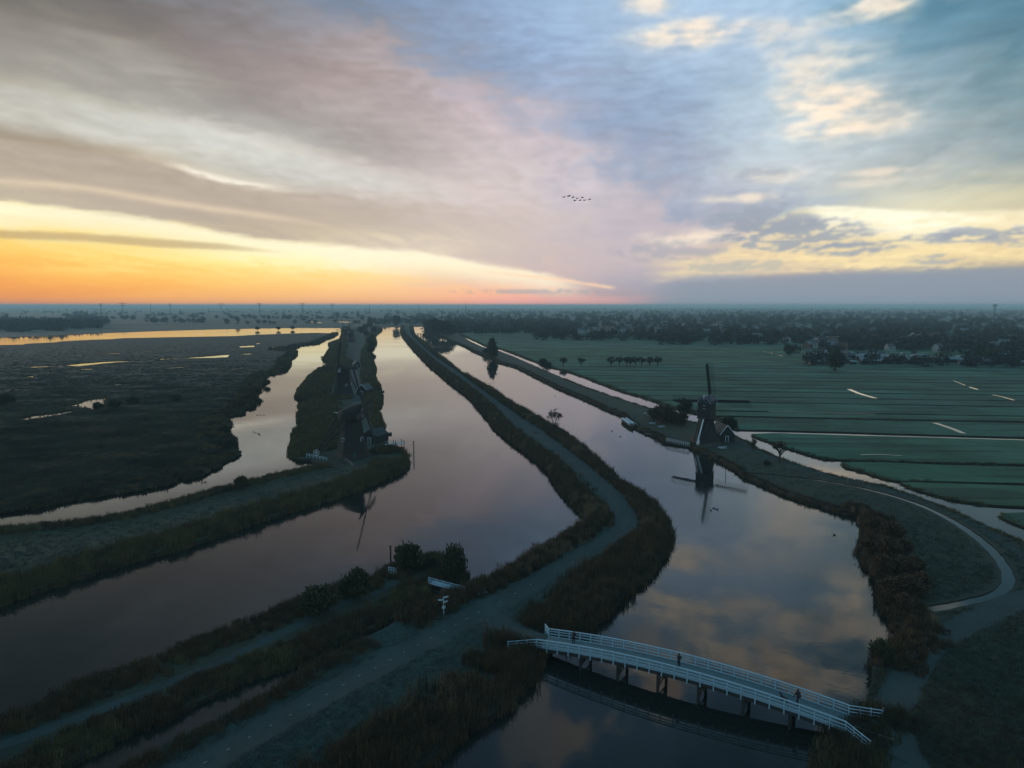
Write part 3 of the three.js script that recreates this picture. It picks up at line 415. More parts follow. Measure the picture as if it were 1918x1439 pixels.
// ---------------------------------------------------------------- trees and shrubs
const bark = std([.030, .026, .020], .95), twigMat = std([.045, .038, .028], .95);
const leafMats = { dark: std([.016, .026, .014], .9), olive: std([.034, .042, .016], .9), brown: std([.056, .040, .018], .9), wood: std([.020, .028, .016], .9) };
function crownGeo(seed, rx, ry, rz, cy, n, size, style) {       // leaf-sized faces in clumps through the crown
  const q = rng(seed), out = [], clumps = [], N = style === 'shoots' ? 34 : 46;
  for (let i = 0; i < N; i++) { const u = q() * 2 - 1, a = q() * 6.283, r = Math.cbrt(.25 + .75 * q()), s = Math.sqrt(1 - u * u); clumps.push([Math.cos(a) * s * rx * r, cy + u * ry * r * (style === 'cone' ? 1 : .95), Math.sin(a) * s * rz * r, .16 + .22 * q()]); }
  for (let i = 0; i < n; i++) {
    const c = clumps[Math.floor(q() * N)], g = () => (q() + q() + q() - 1.5) * 1.2;
    let x = c[0] + g() * c[3] * rx * 1.3, y = c[1] + g() * c[3] * ry * 1.3, z = c[2] + g() * c[3] * rz * 1.3;
    if (style === 'cone') { const k = clamp(1.15 - .75 * (y - cy + ry) / (2 * ry), .25, 1.1); x *= k; z *= k; }
    const a = q() * 6.283, b = (q() - .5) * 2.2, L = size * (.6 + .8 * q()), w = L * (style === 'shoots' ? .22 : .45), up = style === 'shoots' ? 1.3 : 0;
    let d = new THREE.Vector3(Math.cos(a) * Math.cos(b), Math.sin(b) + up, Math.sin(a) * Math.cos(b)); if (style === 'shoots') { d.x += x / rx * .5; d.z += z / rz * .5; } d.normalize();
    const s = new THREE.Vector3(q() - .5, q() - .5, q() - .5).cross(d).normalize().multiplyScalar(w); d.multiplyScalar(L);
    quad(out, [x, y, z], [x + d.x * .5 + s.x, y + d.y * .5 + s.y, z + d.z * .5 + s.z], [x + d.x, y + d.y, z + d.z], [x + d.x * .5 - s.x, y + d.y * .5 - s.y, z + d.z * .5 - s.z]);
  }
  return tris(out);
}
function limbsGeo(seed, h, r, spread, levels, fork = 3, thin = .024) {
  const q = rng(seed), parts = [];
  const grow = (p, d, L, rad, lev) => {
    const e = p.clone().addScaledVector(d, L); parts.push(rod(p.toArray(), e.toArray(), rad, Math.max(rad * .62, .012), lev > 1 ? 4 : 6));
    if (lev >= levels) return;
    for (let i = 0; i < fork + (lev ? 0 : 1); i++) { const a = q() * 6.283, nd = d.clone().addScaledVector(new THREE.Vector3(Math.cos(a), (q() - .2) * .5, Math.sin(a)), spread * (.6 + .7 * q())).normalize(); grow(p.clone().lerp(e, .55 + .45 * q()), nd, L * (.55 + .25 * q()), Math.max(rad * .58, thin), lev + 1); }
  };
  grow(new THREE.Vector3(), new THREE.Vector3(0, 1, 0), h, r, 0);
  return merge(parts);
}
function treeOf(name, label, cat, crown, trunk, mat, group) { const t = thing(name, label, cat, [0, 0, 0], 0, group); mesh('trunk', trunk, bark, t); mesh('crown', crown, mat, t); return t; }
const shapes = {
  willow: [0, 1, 2].map((k) => [crownGeo(40 + k, 2.0, 1.9, 1.9, 2.4, 2600, .62, 'shoots'), limbsGeo(50 + k, 1.3, .16, .8, 3)]),
  round: [0, 1, 2].map((k) => [crownGeo(60 + k, 3.2, 3.0, 3.2, 5.0, 2200, .62), limbsGeo(70 + k, 3.0, .26, .75, 3)]),
  tall: [0, 1].map((k) => [crownGeo(80 + k, 4.2, 8.0, 4.2, 9.6, 3600, .9, 'cone'), limbsGeo(85 + k, 7.5, .4, .5, 3)]),
  bare: [0, 1, 2].map((k) => [limbsGeo(140 + k, 1.0, .07, .85, 4, 5).translate(0, .4, 0), limbsGeo(150 + k, 1.2, .15, .9, 2, 4)]),
  pollard: [0, 1, 2].map((k) => [crownGeo(90 + k, 1.9, 1.5, 1.9, 3.6, 800, .55, 'shoots'), limbsGeo(95 + k, 2.2, .3, .9, 2)]),
};
let shapeTurn = 0;
function plantTree(kind, px, py, h0, heightM, label, mat, name, cat, group, wide = 1) {     // foot at that pixel on the level h0
  const [crown, trunk] = shapes[kind][shapeTurn++ % shapes[kind].length], base = { bare: 2.7, willow: 4.6, round: 8.2, tall: 18, pollard: 5.3 }[kind], g = G(px, py, h0), t = treeOf(name, label, cat, crown, trunk, leafMats[mat], group);
  t.position.set(g[0], h0, g[1]); const s = heightM / base; t.scale.set(s * wide, s, s * wide); t.rotation.y = R() * 6.283; return t;
}
plantTree('willow', 598, 1152, .5, 4.0, 'wide dark willow bush on the reed spit, farthest from the small white footbridge', 'olive', 'willow_bush', 'bush', null, 1.25);
plantTree('willow', 664, 1122, .5, 4.3, 'dark willow bush on the reed spit next to the white gate', 'olive', 'willow_bush', 'bush', null, 1.0);
plantTree('willow', 764, 1072, .5, 4.8, 'rounded willow bush on the spit beside the tall dark post', 'olive', 'willow_bush', 'bush', null, .95);
plantTree('willow', 852, 1083, .5, 5.2, 'upright willow bush at the tip of the spit above the small white footbridge', 'olive', 'willow_bush', 'bush', null, .72);
plantTree('willow', 806, 1066, .5, 1.7, 'low dark shrub between two willows on the tip of the spit', 'dark', 'shrub', 'shrub', null, 1.1);
plantTree('willow', 452, 917, DIKE_H, 3.2, 'lone brown shrub on the bank of the creek by the mill dike', 'brown', 'shrub', 'shrub');
for (const [x, y, h, w] of [[478, 742, 4.5, 1.4], [466, 752, 4, 1.5], [448, 764, 3.5, 1.6], [500, 722, 3, 1.4]]) plantTree('willow', x, y, MARSH_H, h, 'brown willow shrub on the marsh edge leaning over the creek', 'brown', 'marsh_shrub', 'shrub', 'willow shrubs on the marsh edge', w);
for (const [x, y, h, w] of [[185, 768, 3.2, 1.3], [215, 764, 3.4, 1.7], [250, 757, 3.2, 1.6], [330, 752, 3, 1.9], [420, 812, 2.4, 1.5], [432, 838, 2.2, 1.6], [12, 760, 5, 1.5]]) plantTree('willow', x, y, MARSH_H, h, 'low dark shrub standing in the marsh sedge', 'dark', 'marsh_shrub', 'shrub', 'dark shrubs scattered in the marsh', w);
for (const [x, y, h, w, s] of [[1640, 1000, 4.0, 1.3, 1], [1668, 1012, 4.2, 1.3, 0], [1632, 1032, 3.6, 1.2, 0], [1662, 1044, 4.4, 1.3, 1], [1690, 1040, 3.6, 1.2, 0], [1656, 1078, 3.8, 1.2, 0], [1688, 1080, 4.2, 1.3, 1], [1712, 1074, 3.4, 1.1, 0], [1676, 1118, 3.8, 1.2, 0], [1704, 1118, 4, 1.2, 1], [1726, 1104, 3.2, 1.1, 0], [1694, 1148, 3.2, 1.1, 0], [1640, 978, 3, 1.2, 0]]) plantTree('willow', x, y, DIKE_H, h * .78, 'dense brown shrub in the thicket between the wide water and the narrow ditch', 'brown', 'thicket_shrub', 'shrub', 'shrubs of the bank thicket', w);
plantTree('willow', 1652, 1240, DIKE_H, 2.6, 'small leaning shrub at the water edge below the two walkers', 'olive', 'shrub', 'shrub');
plantTree('bare', 1460, 866, DIKE_H, 6.6, 'bushy bare willow on the bank between canal and bank road', 'brown', 'willow_tree', 'tree', null, .85);
plantTree('bare', 1411, 845, DIKE_H, 3.6, 'small brown bush on the canal bank below the thin pole', 'brown', 'bush', 'bush', null, .8);
plantTree('willow', 1437, 873, DIKE_H, 1.4, 'low round shrub on the grass of the east dike', 'dark', 'shrub', 'shrub', null, 1.3);
for (const [x, y, h, w] of [[1234, 790, 6, 1.1], [1247, 794, 6.4, 1.0], [1262, 796, 4.8, 1.2], [1276, 799, 5, 1.1], [1225, 784, 4, 1.2]]) plantTree('willow', x, y, DIKE_H, h, 'leafless bush in the garden beside the post mill', 'brown', 'garden_bush', 'bush', 'bushes in the mill garden', w);
plantTree('round', 1282, 786, DIKE_H, 8, 'open tree behind the garden bushes of the post mill', 'dark', 'garden_tree', 'tree', null, .8);
plantTree('round', 1364, 816, DIKE_H, 6.5, 'round dark tree behind the gabled barn', 'dark', 'garden_tree', 'tree', null, .95);
plantTree('tall', 922, 670, DIKE_H, 17, 'tall dark spreading tree on the east dike by the canal', 'wood', 'dike_tree', 'tree', null, 1.1);
plantTree('round', 911, 664, DIKE_H, 5, 'low bushes at the foot of the tall dike tree', 'dark', 'bush', 'bush', null, 1.6);
plantTree('round', 1017, 692, FIELD_H, 7.5, 'bushy tree on the polder canal bank', 'dark', 'canal_tree', 'tree');
plantTree('round', 1025, 697, DIKE_H, 7, 'bushy tree on the dike bank of the narrow canal', 'dark', 'canal_tree', 'tree');
for (const x of [1055, 1088]) plantTree('pollard', x, 686, FIELD_H, 6, 'single pollard willow standing apart from the row', 'dark', 'pollard_willow', 'tree', 'lone pollard willows', 1.2);
for (const x of [1145, 1160, 1174, 1180, 1190, 1202, 1217, 1232]) plantTree('pollard', x, 686, FIELD_H, 6.6, 'pollard willow in the straight row across the polder', 'dark', 'pollard_willow', 'tree', 'row of pollard willows', 1.15);
plantTree('round', 1565, 696, FIELD_H, 13.5, 'large dark round tree in front of the allotment sheds', 'dark', 'field_tree', 'tree', null, 1.1);
plantTree('round', 1477, 668, FIELD_H, 11, 'round tree at the corner of the allotments', 'dark', 'field_tree', 'tree', null, .9);
for (const [x, h, w] of [[1361, 15, .7], [1393, 11, .9], [1413, 12, .8]]) plantTree('round', x, 646, FIELD_H, h, 'tree standing in the meadow before the village', 'wood', 'field_tree', 'tree', 'trees before the village', w);
for (const x of [891, 897, 903, 909, 941, 947, 953, 957]) plantTree('pollard', x, 628, FIELD_H, 9, 'far pollard tree in a short clump beyond the polder', 'wood', 'pollard_tree', 'tree', 'short rows of far pollards', .9);
for (const [x, y, h] of [[742, 611.8, 24], [693, 609, 18], [702, 606, 14]]) plantTree('round', x, y, .5, h, 'far tree standing at the head of the canals', 'wood', 'far_tree', 'tree', 'trees at the head of the canals', .8);
for (const [x, y, h] of [[808, 626, 22], [818, 629, 24], [829, 631, 23], [838, 632, 20], [846, 630, 16], [800, 616, 18]]) plantTree('round', x, y, .6, h, 'dark tree in the clump beside the far wooden bridge', 'wood', 'clump_tree', 'tree', 'tree clump by the far bridge', 1);
for (const [x, y, h] of [[698, 640, 9], [690, 646, 8], [697, 655, 9], [694, 665, 8], [686, 632, 10], [700, 626, 11], [676, 626, 12], [684, 620, 12], [692, 616, 14]]) plantTree('round', x, y, DIKE_H, h, 'tree along the canal side of the windmill island', 'dark', 'island_tree', 'tree', 'trees on the windmill island', .9);
plantTree('bare', 605, 683, DIKE_H, 6, 'bare willow on the creek bank behind the second windmill', 'brown', 'willow_tree', 'tree', null, 1.1);
for (const [x, y] of [[482, 619], [521, 619], [548, 618]]) plantTree('round', x, y, .3, 7, 'small bush on the far shore of the lake', 'wood', 'shore_bush', 'bush', 'bushes on the far lake shore', 1.3);
{ // bare tree beside the path on the middle dike
  const g = G(1041, 812, DIKE_H), t = thing('bare_tree', 'leafless tree with fine spreading twigs on the middle dike', 'tree', [g[0], DIKE_H, g[1]]), tr = mesh('trunk', limbsGeo(120, 1.7, .16, .9, 1, 5), bark, t); mesh('crown', limbsGeo(127, 1.7, .09, .7, 5, 4, .011), twigMat, t).position.y = .9; t.scale.setScalar(1.75); }

// far woods that read as one mass
{ const lump = crownGeo(200, 4.4, 4.6, 4.4, 5.2, 150, 2.1), lump2 = crownGeo(201, 5.4, 4.0, 5.0, 4.6, 150, 2.2);
  const wood = (label, areas, geo, cols, hs) => { const sp = []; for (const [x0, x1, y0, y1, n] of areas) for (let i = 0; i < n; i++) { const px = rr(x0, x1), py = rr(y0, y1) + rr(-1, 1), g = G(px, Math.max(py, 575.5), .3); sp.push([g[0], g[1], .2, rr(.7, 1.25)]); } plant('far_wood', label, 'wood', sp, geo, cols, hs, hs); };
  const W1 = [[.012, .022, .020], [.018, .028, .022], [.014, .020, .016]];
  wood('dark wooded belt of gardens and trees round the village', [[1000, 1420, 628, 638, 120], [1230, 1560, 620, 646, 250], [1560, 1918, 624, 656, 340], [1040, 1918, 604, 622, 420], [1600, 1780, 612, 622, 120], [1480, 1960, 660, 664, 24], [1500, 1960, 680, 688, 22], [1820, 2100, 640, 684, 70], [1930, 2300, 600, 690, 160]], lump, W1, .95);
  wood('far woods fading into the haze on the horizon', [[800, 1080, 606, 624, 320], [760, 1918, 592, 606, 560], [780, 1918, 582, 593, 620], [0, 760, 578, 590, 150], [200, 760, 588, 600, 60], [760, 2300, 577.5, 583, 420]], lump2, W1, 1.3);
  wood('dark wood on the far shore of the lake', [[-300, 130, 612, 622, 170], [-200, 190, 606, 616, 150], [-300, 200, 600, 608, 90], [120, 200, 588, 600, 40]], lump2, W1, 1.5);
  wood('thin rows of far trees across the misty meadows', [[270, 390, 603, 605, 26], [270, 330, 591, 592.5, 14], [400, 660, 596, 598, 50], [420, 700, 606, 608, 22], [700, 830, 600, 609, 60]], lump, W1, 1.0);
}

// ---------------------------------------------------------------- windmills
const thatch = groundMat(256, 3, 0.03, 1, (n) => { const f = n(128, 71, 20) * .5 + n(40, 72, 9) * .5; return [...mix3([.014, .015, .014], [.034, .034, .030], f), f]; });
const capMat = std([.012, .016, .022], .75), woodDark = std([.022, .024, .022], .85), brickMat = std([.045, .034, .028], .95), whiteWood = std([.55, .60, .62], .6), greenWood = std([.020, .060, .050], .6), glassDark = std([.02, .025, .03], .12), bluish = std([.020, .032, .050], .55), clothW = std([.30, .32, .33], .8);
function ringBody(sides, rows, turn = 0) {               // [radius, height] rows of a many-sided tower, uv in metres
  const pos = [], uv = [];
  for (let i = 0; i < rows.length - 1; i++) for (let k = 0; k < sides; k++) {
    const a = (k / sides) * 6.28319 + turn, b = ((k + 1) / sides) * 6.28319 + turn, P = (t, [r, y]) => [Math.cos(t) * r, y, Math.sin(t) * r], q = [P(a, rows[i]), P(b, rows[i]), P(b, rows[i + 1]), P(a, rows[i + 1])], w = rows[i][0] * 6.283 / sides;
    for (const [c, u, v] of [[0, 0, 0], [2, 1, 1], [1, 1, 0], [0, 0, 0], [3, 0, 1], [2, 1, 1]]) { pos.push(...q[c]); uv.push((k + u) * w, q[c][1]); }
  }
  const g = new THREE.BufferGeometry(); g.setAttribute('position', new THREE.Float32BufferAttribute(pos, 3)); g.setAttribute('uv', new THREE.Float32BufferAttribute(uv, 2)); g.computeVertexNormals(); return g;
}
function loftX(sections, arch) {                         // sections [x, half width, height, base y]
  const pos = [], n = 12, ring = ([x, w, h, y0]) => { const o = []; for (let i = 0; i <= n; i++) { const t = i / n * Math.PI, c = Math.cos(t), s = Math.sin(t); o.push([x, y0 + h * Math.pow(s, arch), c * w]); } return o; };
  const rs = sections.map(ring);
  for (let i = 0; i < rs.length - 1; i++) for (let k = 0; k < n; k++) quad(pos, rs[i][k], rs[i + 1][k], rs[i + 1][k + 1], rs[i][k + 1]);
  for (const r of [rs[0], rs[rs.length - 1]]) for (let k = 1; k < n; k++) pos.push(...r[0], ...r[k], ...r[k + 1]);
  const g = tris(pos), uv = []; for (let i = 0; i < pos.length; i += 3) uv.push(pos[i], pos[i + 1] + pos[i + 2]); g.setAttribute('uv', new THREE.Float32BufferAttribute(uv, 2)); return g;
}
// one sail, its foot at the hub, pointing up local y, lattice towards +z
const sailStock = (L) => merge([bar([0, 0, 0], [0, L * .35, 0], .30, .26), bar([0, L * .35, 0], [0, L, 0], .22, .18)]);
function sailLattice(L) { const o = [], y0 = L * .16; for (let y = y0; y <= L - .1; y += .46) o.push(bar([.02, y, -.25], [.10 + .05 * (1 - y / L), y, 1.95], .05, .05)); for (const z of [.62, 1.28, 1.93]) o.push(bar([.07, y0, z], [.07, L - .1, z], .06, .05)); return merge(o); }
const sailBoard = (L) => merge([bar([-.02, L * .18, -.32], [-.02, L * .95, -.28], .04, .36)]);
const SL = 13.4, gStock = sailStock(SL), gLat = sailLattice(SL), gBoard = sailBoard(SL), gCloth = merge([bar([.05, SL * .2, .25], [.05, SL * .97, .25], .26, .34)]);
function sailCross(root, hub, tilt, spin, detail = true) {
  const shaft = mesh('windshaft', merge([rod([-2.2, 0, 0], [.7, 0, 0], .28, .24, 8), box(.75, .7, .7, .25, 0, 0), rod([.7, 0, 0], [.95, 0, 0], .2, .12, 8)]), woodDark, root);
  shaft.position.set(...hub); shaft.rotation.z = tilt;
  for (let k = 0; k < 4; k++) {
    const s = mesh('sail', gStock, woodDark, root), e = new THREE.Quaternion().setFromAxisAngle(new THREE.Vector3(0, 0, 1), tilt).multiply(new THREE.Quaternion().setFromAxisAngle(new THREE.Vector3(1, 0, 0), spin + k * Math.PI / 2));
    s.quaternion.copy(e); s.position.set(...hub).add(new THREE.Vector3(.25 + (k % 2) * .18, 0, 0).applyQuaternion(e));
    mesh('lattice', gLat, woodDark, s); mesh('wind_board', gBoard, woodDark, s); if (detail) mesh('rolled_cloth', gCloth, woodDark, s);
  }
}
function tail(root, rearTop, foot, sideZ, long) {
  const t = mesh('tail_pole', merge([bar(rearTop, foot, .32, .3), bar([rearTop[0] - .3, rearTop[1] + .25, 0], [rearTop[0] + 2.5, rearTop[1] + .5, 0], .3, .3)]), woodDark, root);
  for (const s of [-1, 1]) { mesh('tail_brace', bar([long, rearTop[1] + .4, s * sideZ], [foot[0] + .5, foot[1] + .5, s * .25], .2, .2), woodDark, root); mesh('tail_brace', bar([-1.2, rearTop[1] + .2, s * (sideZ - .7)], [lerp(rearTop[0], foot[0], .72), lerp(rearTop[1], foot[1], .72), s * .2], .15, .15), woodDark, root); }
  const w = mesh('winch', merge([new THREE.TorusGeometry(.85, .06, 5, 18).translate(foot[0] - .1, foot[1] + .35, .42), ...[0, 1, 2, 3].map((k) => bar([foot[0] - .1 - Math.cos(k * .785) * .95, foot[1] + .35 - Math.sin(k * .785) * .95, .42], [foot[0] - .1 + Math.cos(k * .785) * .95, foot[1] + .35 + Math.sin(k * .785) * .95, .42], .07)), rod([foot[0] - .1, foot[1] + .35, -.5], [foot[0] - .1, foot[1] + .35, .55], .16)]), whiteWood, root);
  return t;
}
function towerMill(px, py, turn, label, spin, detail) {
  const g = G(px, py, DIKE_H), m = thing('windmill', label, 'windmill', [g[0], DIKE_H, g[1]], turn);
  mesh('brick_base', ringBody(8, [[4.95, 0], [4.85, 1.5], [4.7, 1.55]], .39), brickMat, m);
  mesh('body', ringBody(8, [[4.85, 1.55], [4.3, 3.4], [3.85, 5.6], [3.45, 8], [3.15, 10.2], [3.1, 11.4], [3.0, 11.8]], .39), thatch, m);
  mesh('cap_ring', ringBody(16, [[3.4, 11.5], [3.5, 11.9], [3.1, 12.0]]), woodDark, m);
  const cap = mesh('cap', loftX([[-4.1, .5, 1.5, 12.0], [-3.4, 1.6, 2.2, 11.75], [-2.2, 2.7, 3.0, 11.65], [0, 3.3, 3.9, 11.6], [2.0, 3.0, 4.3, 11.65], [3.0, 2.2, 4.3, 11.8], [3.15, 1.9, 4.1, 11.9]], .72), thatch, m);
  mesh('storm_shield', box(.1, 2.4, 2.4, 3.25, 13.2, 0), clothW, cap); mesh('finial', merge([bar([-4.0, 13.2, 0], [-5.2, 13.5, 0], .12), box(.3, .3, .3, -4.3, 13.3, 0)]), whiteWood, cap); mesh('cap_edge', merge([bar([-4, 12.05, -.6], [3.1, 11.85, -2.9], .16), bar([-4, 12.05, .6], [3.1, 11.85, 2.9], .16)]), clothW, cap);
  for (const a of [.5, 2.1, 3.9, 5.2]) { const r = 3.78, w = mesh('window', box(.12, 1.0, .75), glassDark, m); w.position.set(Math.cos(a) * r, 5.6, Math.sin(a) * r); w.rotation.y = -a; mesh('window_frame', merge([box(.14, .1, .9, 0, .55, 0), box(.14, .1, .9, 0, -.55, 0), box(.14, 1.1, .1, 0, 0, .42), box(.14, 1.1, .1, 0, 0, -.42)]), whiteWood, w); }
  for (const a of [1.2, 4.34]) { const d = mesh('door', box(.14, 2.1, 1.1), greenWood, m); d.position.set(Math.cos(a) * 4.8, 1.1, Math.sin(a) * 4.8); d.rotation.y = -a; }
  sailCross(m, [3.9, 14.1, 0], 14 * D2R, spin, detail);
  tail(m, [-4.2, 12.1, 0], [-10.6, .9, 0], 3.2, 1.4);
  return m;
}
towerMill(660, 855, 0 * D2R, 'thatched tower mill at the head of the mill dike, sails seen edge on', 0.02, true);
towerMill(644, 741, (180 + 62) * D2R, 'thatched tower mill in the middle of the island with level sails', 0.03, true);
towerMill(657, 641, (180 + 75) * D2R, 'small far windmill at the back of the island with upright sails', 0.05, false);
towerMill(646, 632, (180 + 100) * D2R, 'farthest windmill, half hidden behind the small far windmill', .35, false);

{ // hollow post mill on the east dike
  const g = G(1322, 829, DIKE_H), m = thing('post_mill', 'dark hollow post mill with boxy upper body on the east dike', 'windmill', [g[0], DIKE_H, g[1]], 56 * D2R);
  mesh('brick_base', ringBody(4, [[6.0, 0], [5.9, .8], [5.7, .85]], .2), brickMat, m);
  mesh('lower_body', ringBody(4, [[5.75, .85], [4.5, 2.6], [3.5, 4.8], [2.8, 7.4], [2.6, 8.4]], .2), thatch, m);
  mesh('post_collar', ringBody(16, [[2.2, 8.2], [2.3, 8.7], [2.0, 8.8]]), woodDark, m);
  const b = mesh('upper_body', merge([box(5.4, 4.9, 4.3, 0, 10.95, 0), box(6.2, .4, 4.5, 0, 8.5, 0)]), woodDark, m); for (let k = 0; k < 9; k++) for (const s of [-1, 1]) mesh('weatherboard', box(5.44, .05, .05, 0, 9 + k * .5, s * 2.17), capMat, b);
  const r = mesh('roof', loftX([[-3.1, 2.3, 2.2, 13.3], [-2.9, 2.35, 2.3, 13.3], [3.0, 2.35, 2.5, 13.3]], .66), bluish, m);
  mesh('gable_board', merge([bar([-3.16, 13.3, -2.3], [-3.16, 14.6, -1.6], .14), bar([-3.16, 14.6, -1.6], [-3.16, 15.4, -.1], .14), bar([-3.16, 15.4, .1], [-3.16, 14.6, 1.6], .14), bar([-3.16, 14.6, 1.6], [-3.16, 13.3, 2.3], .14)]), clothW, r);
  mesh('finial', merge([bar([-3.2, 14.6, 0], [-3.2, 16.5, 0], .14), bar([-3.2, 15.9, -.4], [-3.2, 15.9, .4], .1)]), whiteWood, r);
  const w = mesh('window', box(.1, .9, .7, -2.74, 12.1, 0), glassDark, m); mesh('window_frame', merge([box(.12, .1, .9, -2.75, 12.6, 0), box(.12, .1, .9, -2.75, 11.6, 0)]), whiteWood, w);
  sailCross(m, [3.5, 13.3, 0], 12 * D2R, -.06, true);
  mesh('tail_pole', merge([bar([-2.6, 8.6, 0], [-8.2, 1.1, 0], .36, .34), box(.9, .8, .5, -8.0, 1.1, 0)]), whiteWood, m);
  const st = mesh('stair', merge([bar([-3.0, 8.6, -.6], [-7.6, .5, -.6], .1, .3), bar([-3.0, 8.6, -1.5], [-7.6, .5, -1.5], .1, .3)]), woodDark, m); for (let k = 0; k < 22; k++) mesh('step', box(.28, .05, .9, lerp(-3.1, -7.5, k / 22), lerp(8.4, .7, k / 22), -1.05), woodDark, st);
  for (const s of [-1, 1]) mesh('tail_brace', bar([-1.2, 9.0, s * 2.2], [-7.6, 1.5, s * .2], .15), woodDark, m);
  mesh('winch', merge([new THREE.TorusGeometry(.8, .06, 5, 18).translate(-8.2, 1.4, .5), ...[0, 1, 2, 3].map((k) => bar([-8.2 - Math.cos(k * .785) * .95, 1.4 - Math.sin(k * .785) * .95, .5], [-8.2 + Math.cos(k * .785) * .95, 1.4 + Math.sin(k * .785) * .95, .5], .07))]), whiteWood, m);
}

// ---------------------------------------------------------------- huts, houses, sheds
function gableRoof(L, W, h, over = .3, t = .14) {        // ridge along x, eaves at y 0
  const o = []; for (const s of [-1, 1]) { const a = Math.atan2(h, W / 2), len = Math.hypot(h, W / 2) + over, g = new THREE.BoxGeometry(L + over * 2, t, len); g.translate(0, t / 2, s * (len / 2)); g.rotateX(s * a); g.translate(0, h + .02, 0); o.push(g); } return merge(o);
}
function gableWall(L, W, h, rise) { const s = new THREE.Shape([new THREE.Vector2(-W / 2, 0), new THREE.Vector2(W / 2, 0), new THREE.Vector2(W / 2, h), new THREE.Vector2(0, h + rise), new THREE.Vector2(-W / 2, h)]); return new THREE.ExtrudeGeometry(s, { depth: L, bevelEnabled: false }).translate(0, 0, -L / 2).rotateY(Math.PI / 2); }
const tarred = std([.014, .018, .020], .85), frostRoof = std([.10, .13, .14], .8), tileRoof = std([.070, .040, .030], .85), slateRoof = std([.050, .058, .066], .75), rendered = std([.26, .28, .29], .85), brickWall = std([.11, .070, .052], .92), paleWall = std([.15, .14, .13], .9);
function hut(name, label, px, py, h0, turn, L, W, h, rise, wallM, roofM, trim) {
  const g = G(px, py, h0), m = thing(name, label, name.includes('barn') ? 'barn' : 'hut', [g[0], h0, g[1]], turn);
  mesh('wall', gableWall(L, W, h, rise), wallM, m); const r = mesh('roof', gableRoof(L, W, rise), roofM, m); r.position.y = h;
  if (trim) for (const s of [-1, 1]) for (const e of [-1, 1]) mesh('bargeboard', bar([s * (L / 2 + .36), h - .18, e * (W / 2 + .22)], [s * (L / 2 + .36), h + rise + .12, 0], .09, .2), whiteWood, m);
  const d = mesh('door', box(.08, Math.min(2, h * .9), 1), greenWood, m); d.position.set(L / 2 + .05, Math.min(2, h * .9) / 2, 0); mesh('door_frame', merge([box(.1, .1, 1.2, .02, 1.02 * Math.min(2, h * .9) / 2 + .04, 0), box(.1, 2, .1, .02, 0, .55), box(.1, 2, .1, .02, 0, -.55)]), whiteWood, d);
  const w = mesh('window', box(.06, .7, .8, 0, 0, 0), glassDark, m); w.position.set(-L * .12, h * .6, W / 2 + .04); w.rotation.y = Math.PI / 2; mesh('window_frame', merge([box(.08, .08, .96, 0, .4, 0), box(.08, .08, .96, 0, -.4, 0)]), whiteWood, w);
  return m;
}
hut('shed', 'dark tarred shed with dull roof beside the first tower mill', 703, 828, DIKE_H, -112 * D2R, 7, 5.2, 2.6, 1.9, tarred, std([.022, .036, .036], .85), false);
hut('shed', 'tarred shed with frosted white roof on the island lane', 683, 738, DIKE_H, -100 * D2R, 8, 5.5, 2.6, 2.6, tarred, std([.05, .07, .075], .85), true);
hut('shed', 'small peaked shed behind the second tower mill', 667, 688, DIKE_H, -60 * D2R, 5, 4.2, 2.4, 2.2, tarred, slateRoof, false);
hut('barn', 'small dark barn with white bargeboards beside the post mill', 1352, 824, DIKE_H, -84 * D2R, 8.5, 4.9, 2.7, 2.9, tarred, std([.020, .030, .030], .8), true);

function houseKind(name, label, wallM, roofM, L, W, h, rise, group, chimney) { const m = thing(name, label, name.includes('shed') ? 'shed' : name.includes('flat') ? 'building' : 'house', [0, 0, 0], 0, group); mesh('wall', gableWall(L, W, h, rise), wallM, m); const r = mesh('roof', gableRoof(L, W, rise, .4, .2), roofM, m); r.position.y = h; if (chimney) mesh('chimney', box(.7, 1.5, .7, L * .25, rise + .3, 0), brickWall, r); for (const x of [-.28, .05, .3]) for (const s of [-1, 1]) mesh('window', box(1.1, 1.2, .1, x * L, h * .55, s * (W / 2 + .03)), glassDark, m); return m; }
const houseKinds = [
  houseKind('white_house', 'white walled house with dark roof among the village trees', rendered, slateRoof, 10, 8, 5.2, 4, 'white village houses', true),
  houseKind('brick_house', 'brick house with frosted pale roof among the village trees', brickWall, frostRoof, 11, 8, 5, 4, 'frost roofed village houses', true),
  houseKind('tiled_house', 'brick house with dull tiled roof among the village trees', paleWall, tileRoof, 12, 8.5, 5, 4.4, 'tiled village houses', true),
];
const vill = [];
for (const [x0, x1, y0, y1, n] of [[1085, 1200, 614, 624, 26], [1180, 1420, 600, 632, 40], [1380, 1560, 616, 646, 30], [1500, 1918, 634, 660, 34], [1560, 1918, 604, 626, 22], [930, 1080, 606, 614, 8], [1200, 1500, 590, 600, 12]]) for (let i = 0; i < n; i++) vill.push([rr(x0, x1), rr(y0, y1)]);
vill.forEach(([x, y], i) => { const g = G(x, y, FIELD_H), k = houseKinds[i % 3], first = i < 3; const t = rr(0, 3.14), s = rr(.75, 1.1); if (first) { k.position.set(g[0], FIELD_H, g[1]); k.rotation.y = t; k.scale.setScalar(s); } else copyOf(k, [g[0], FIELD_H, g[1]], t, null, s); });
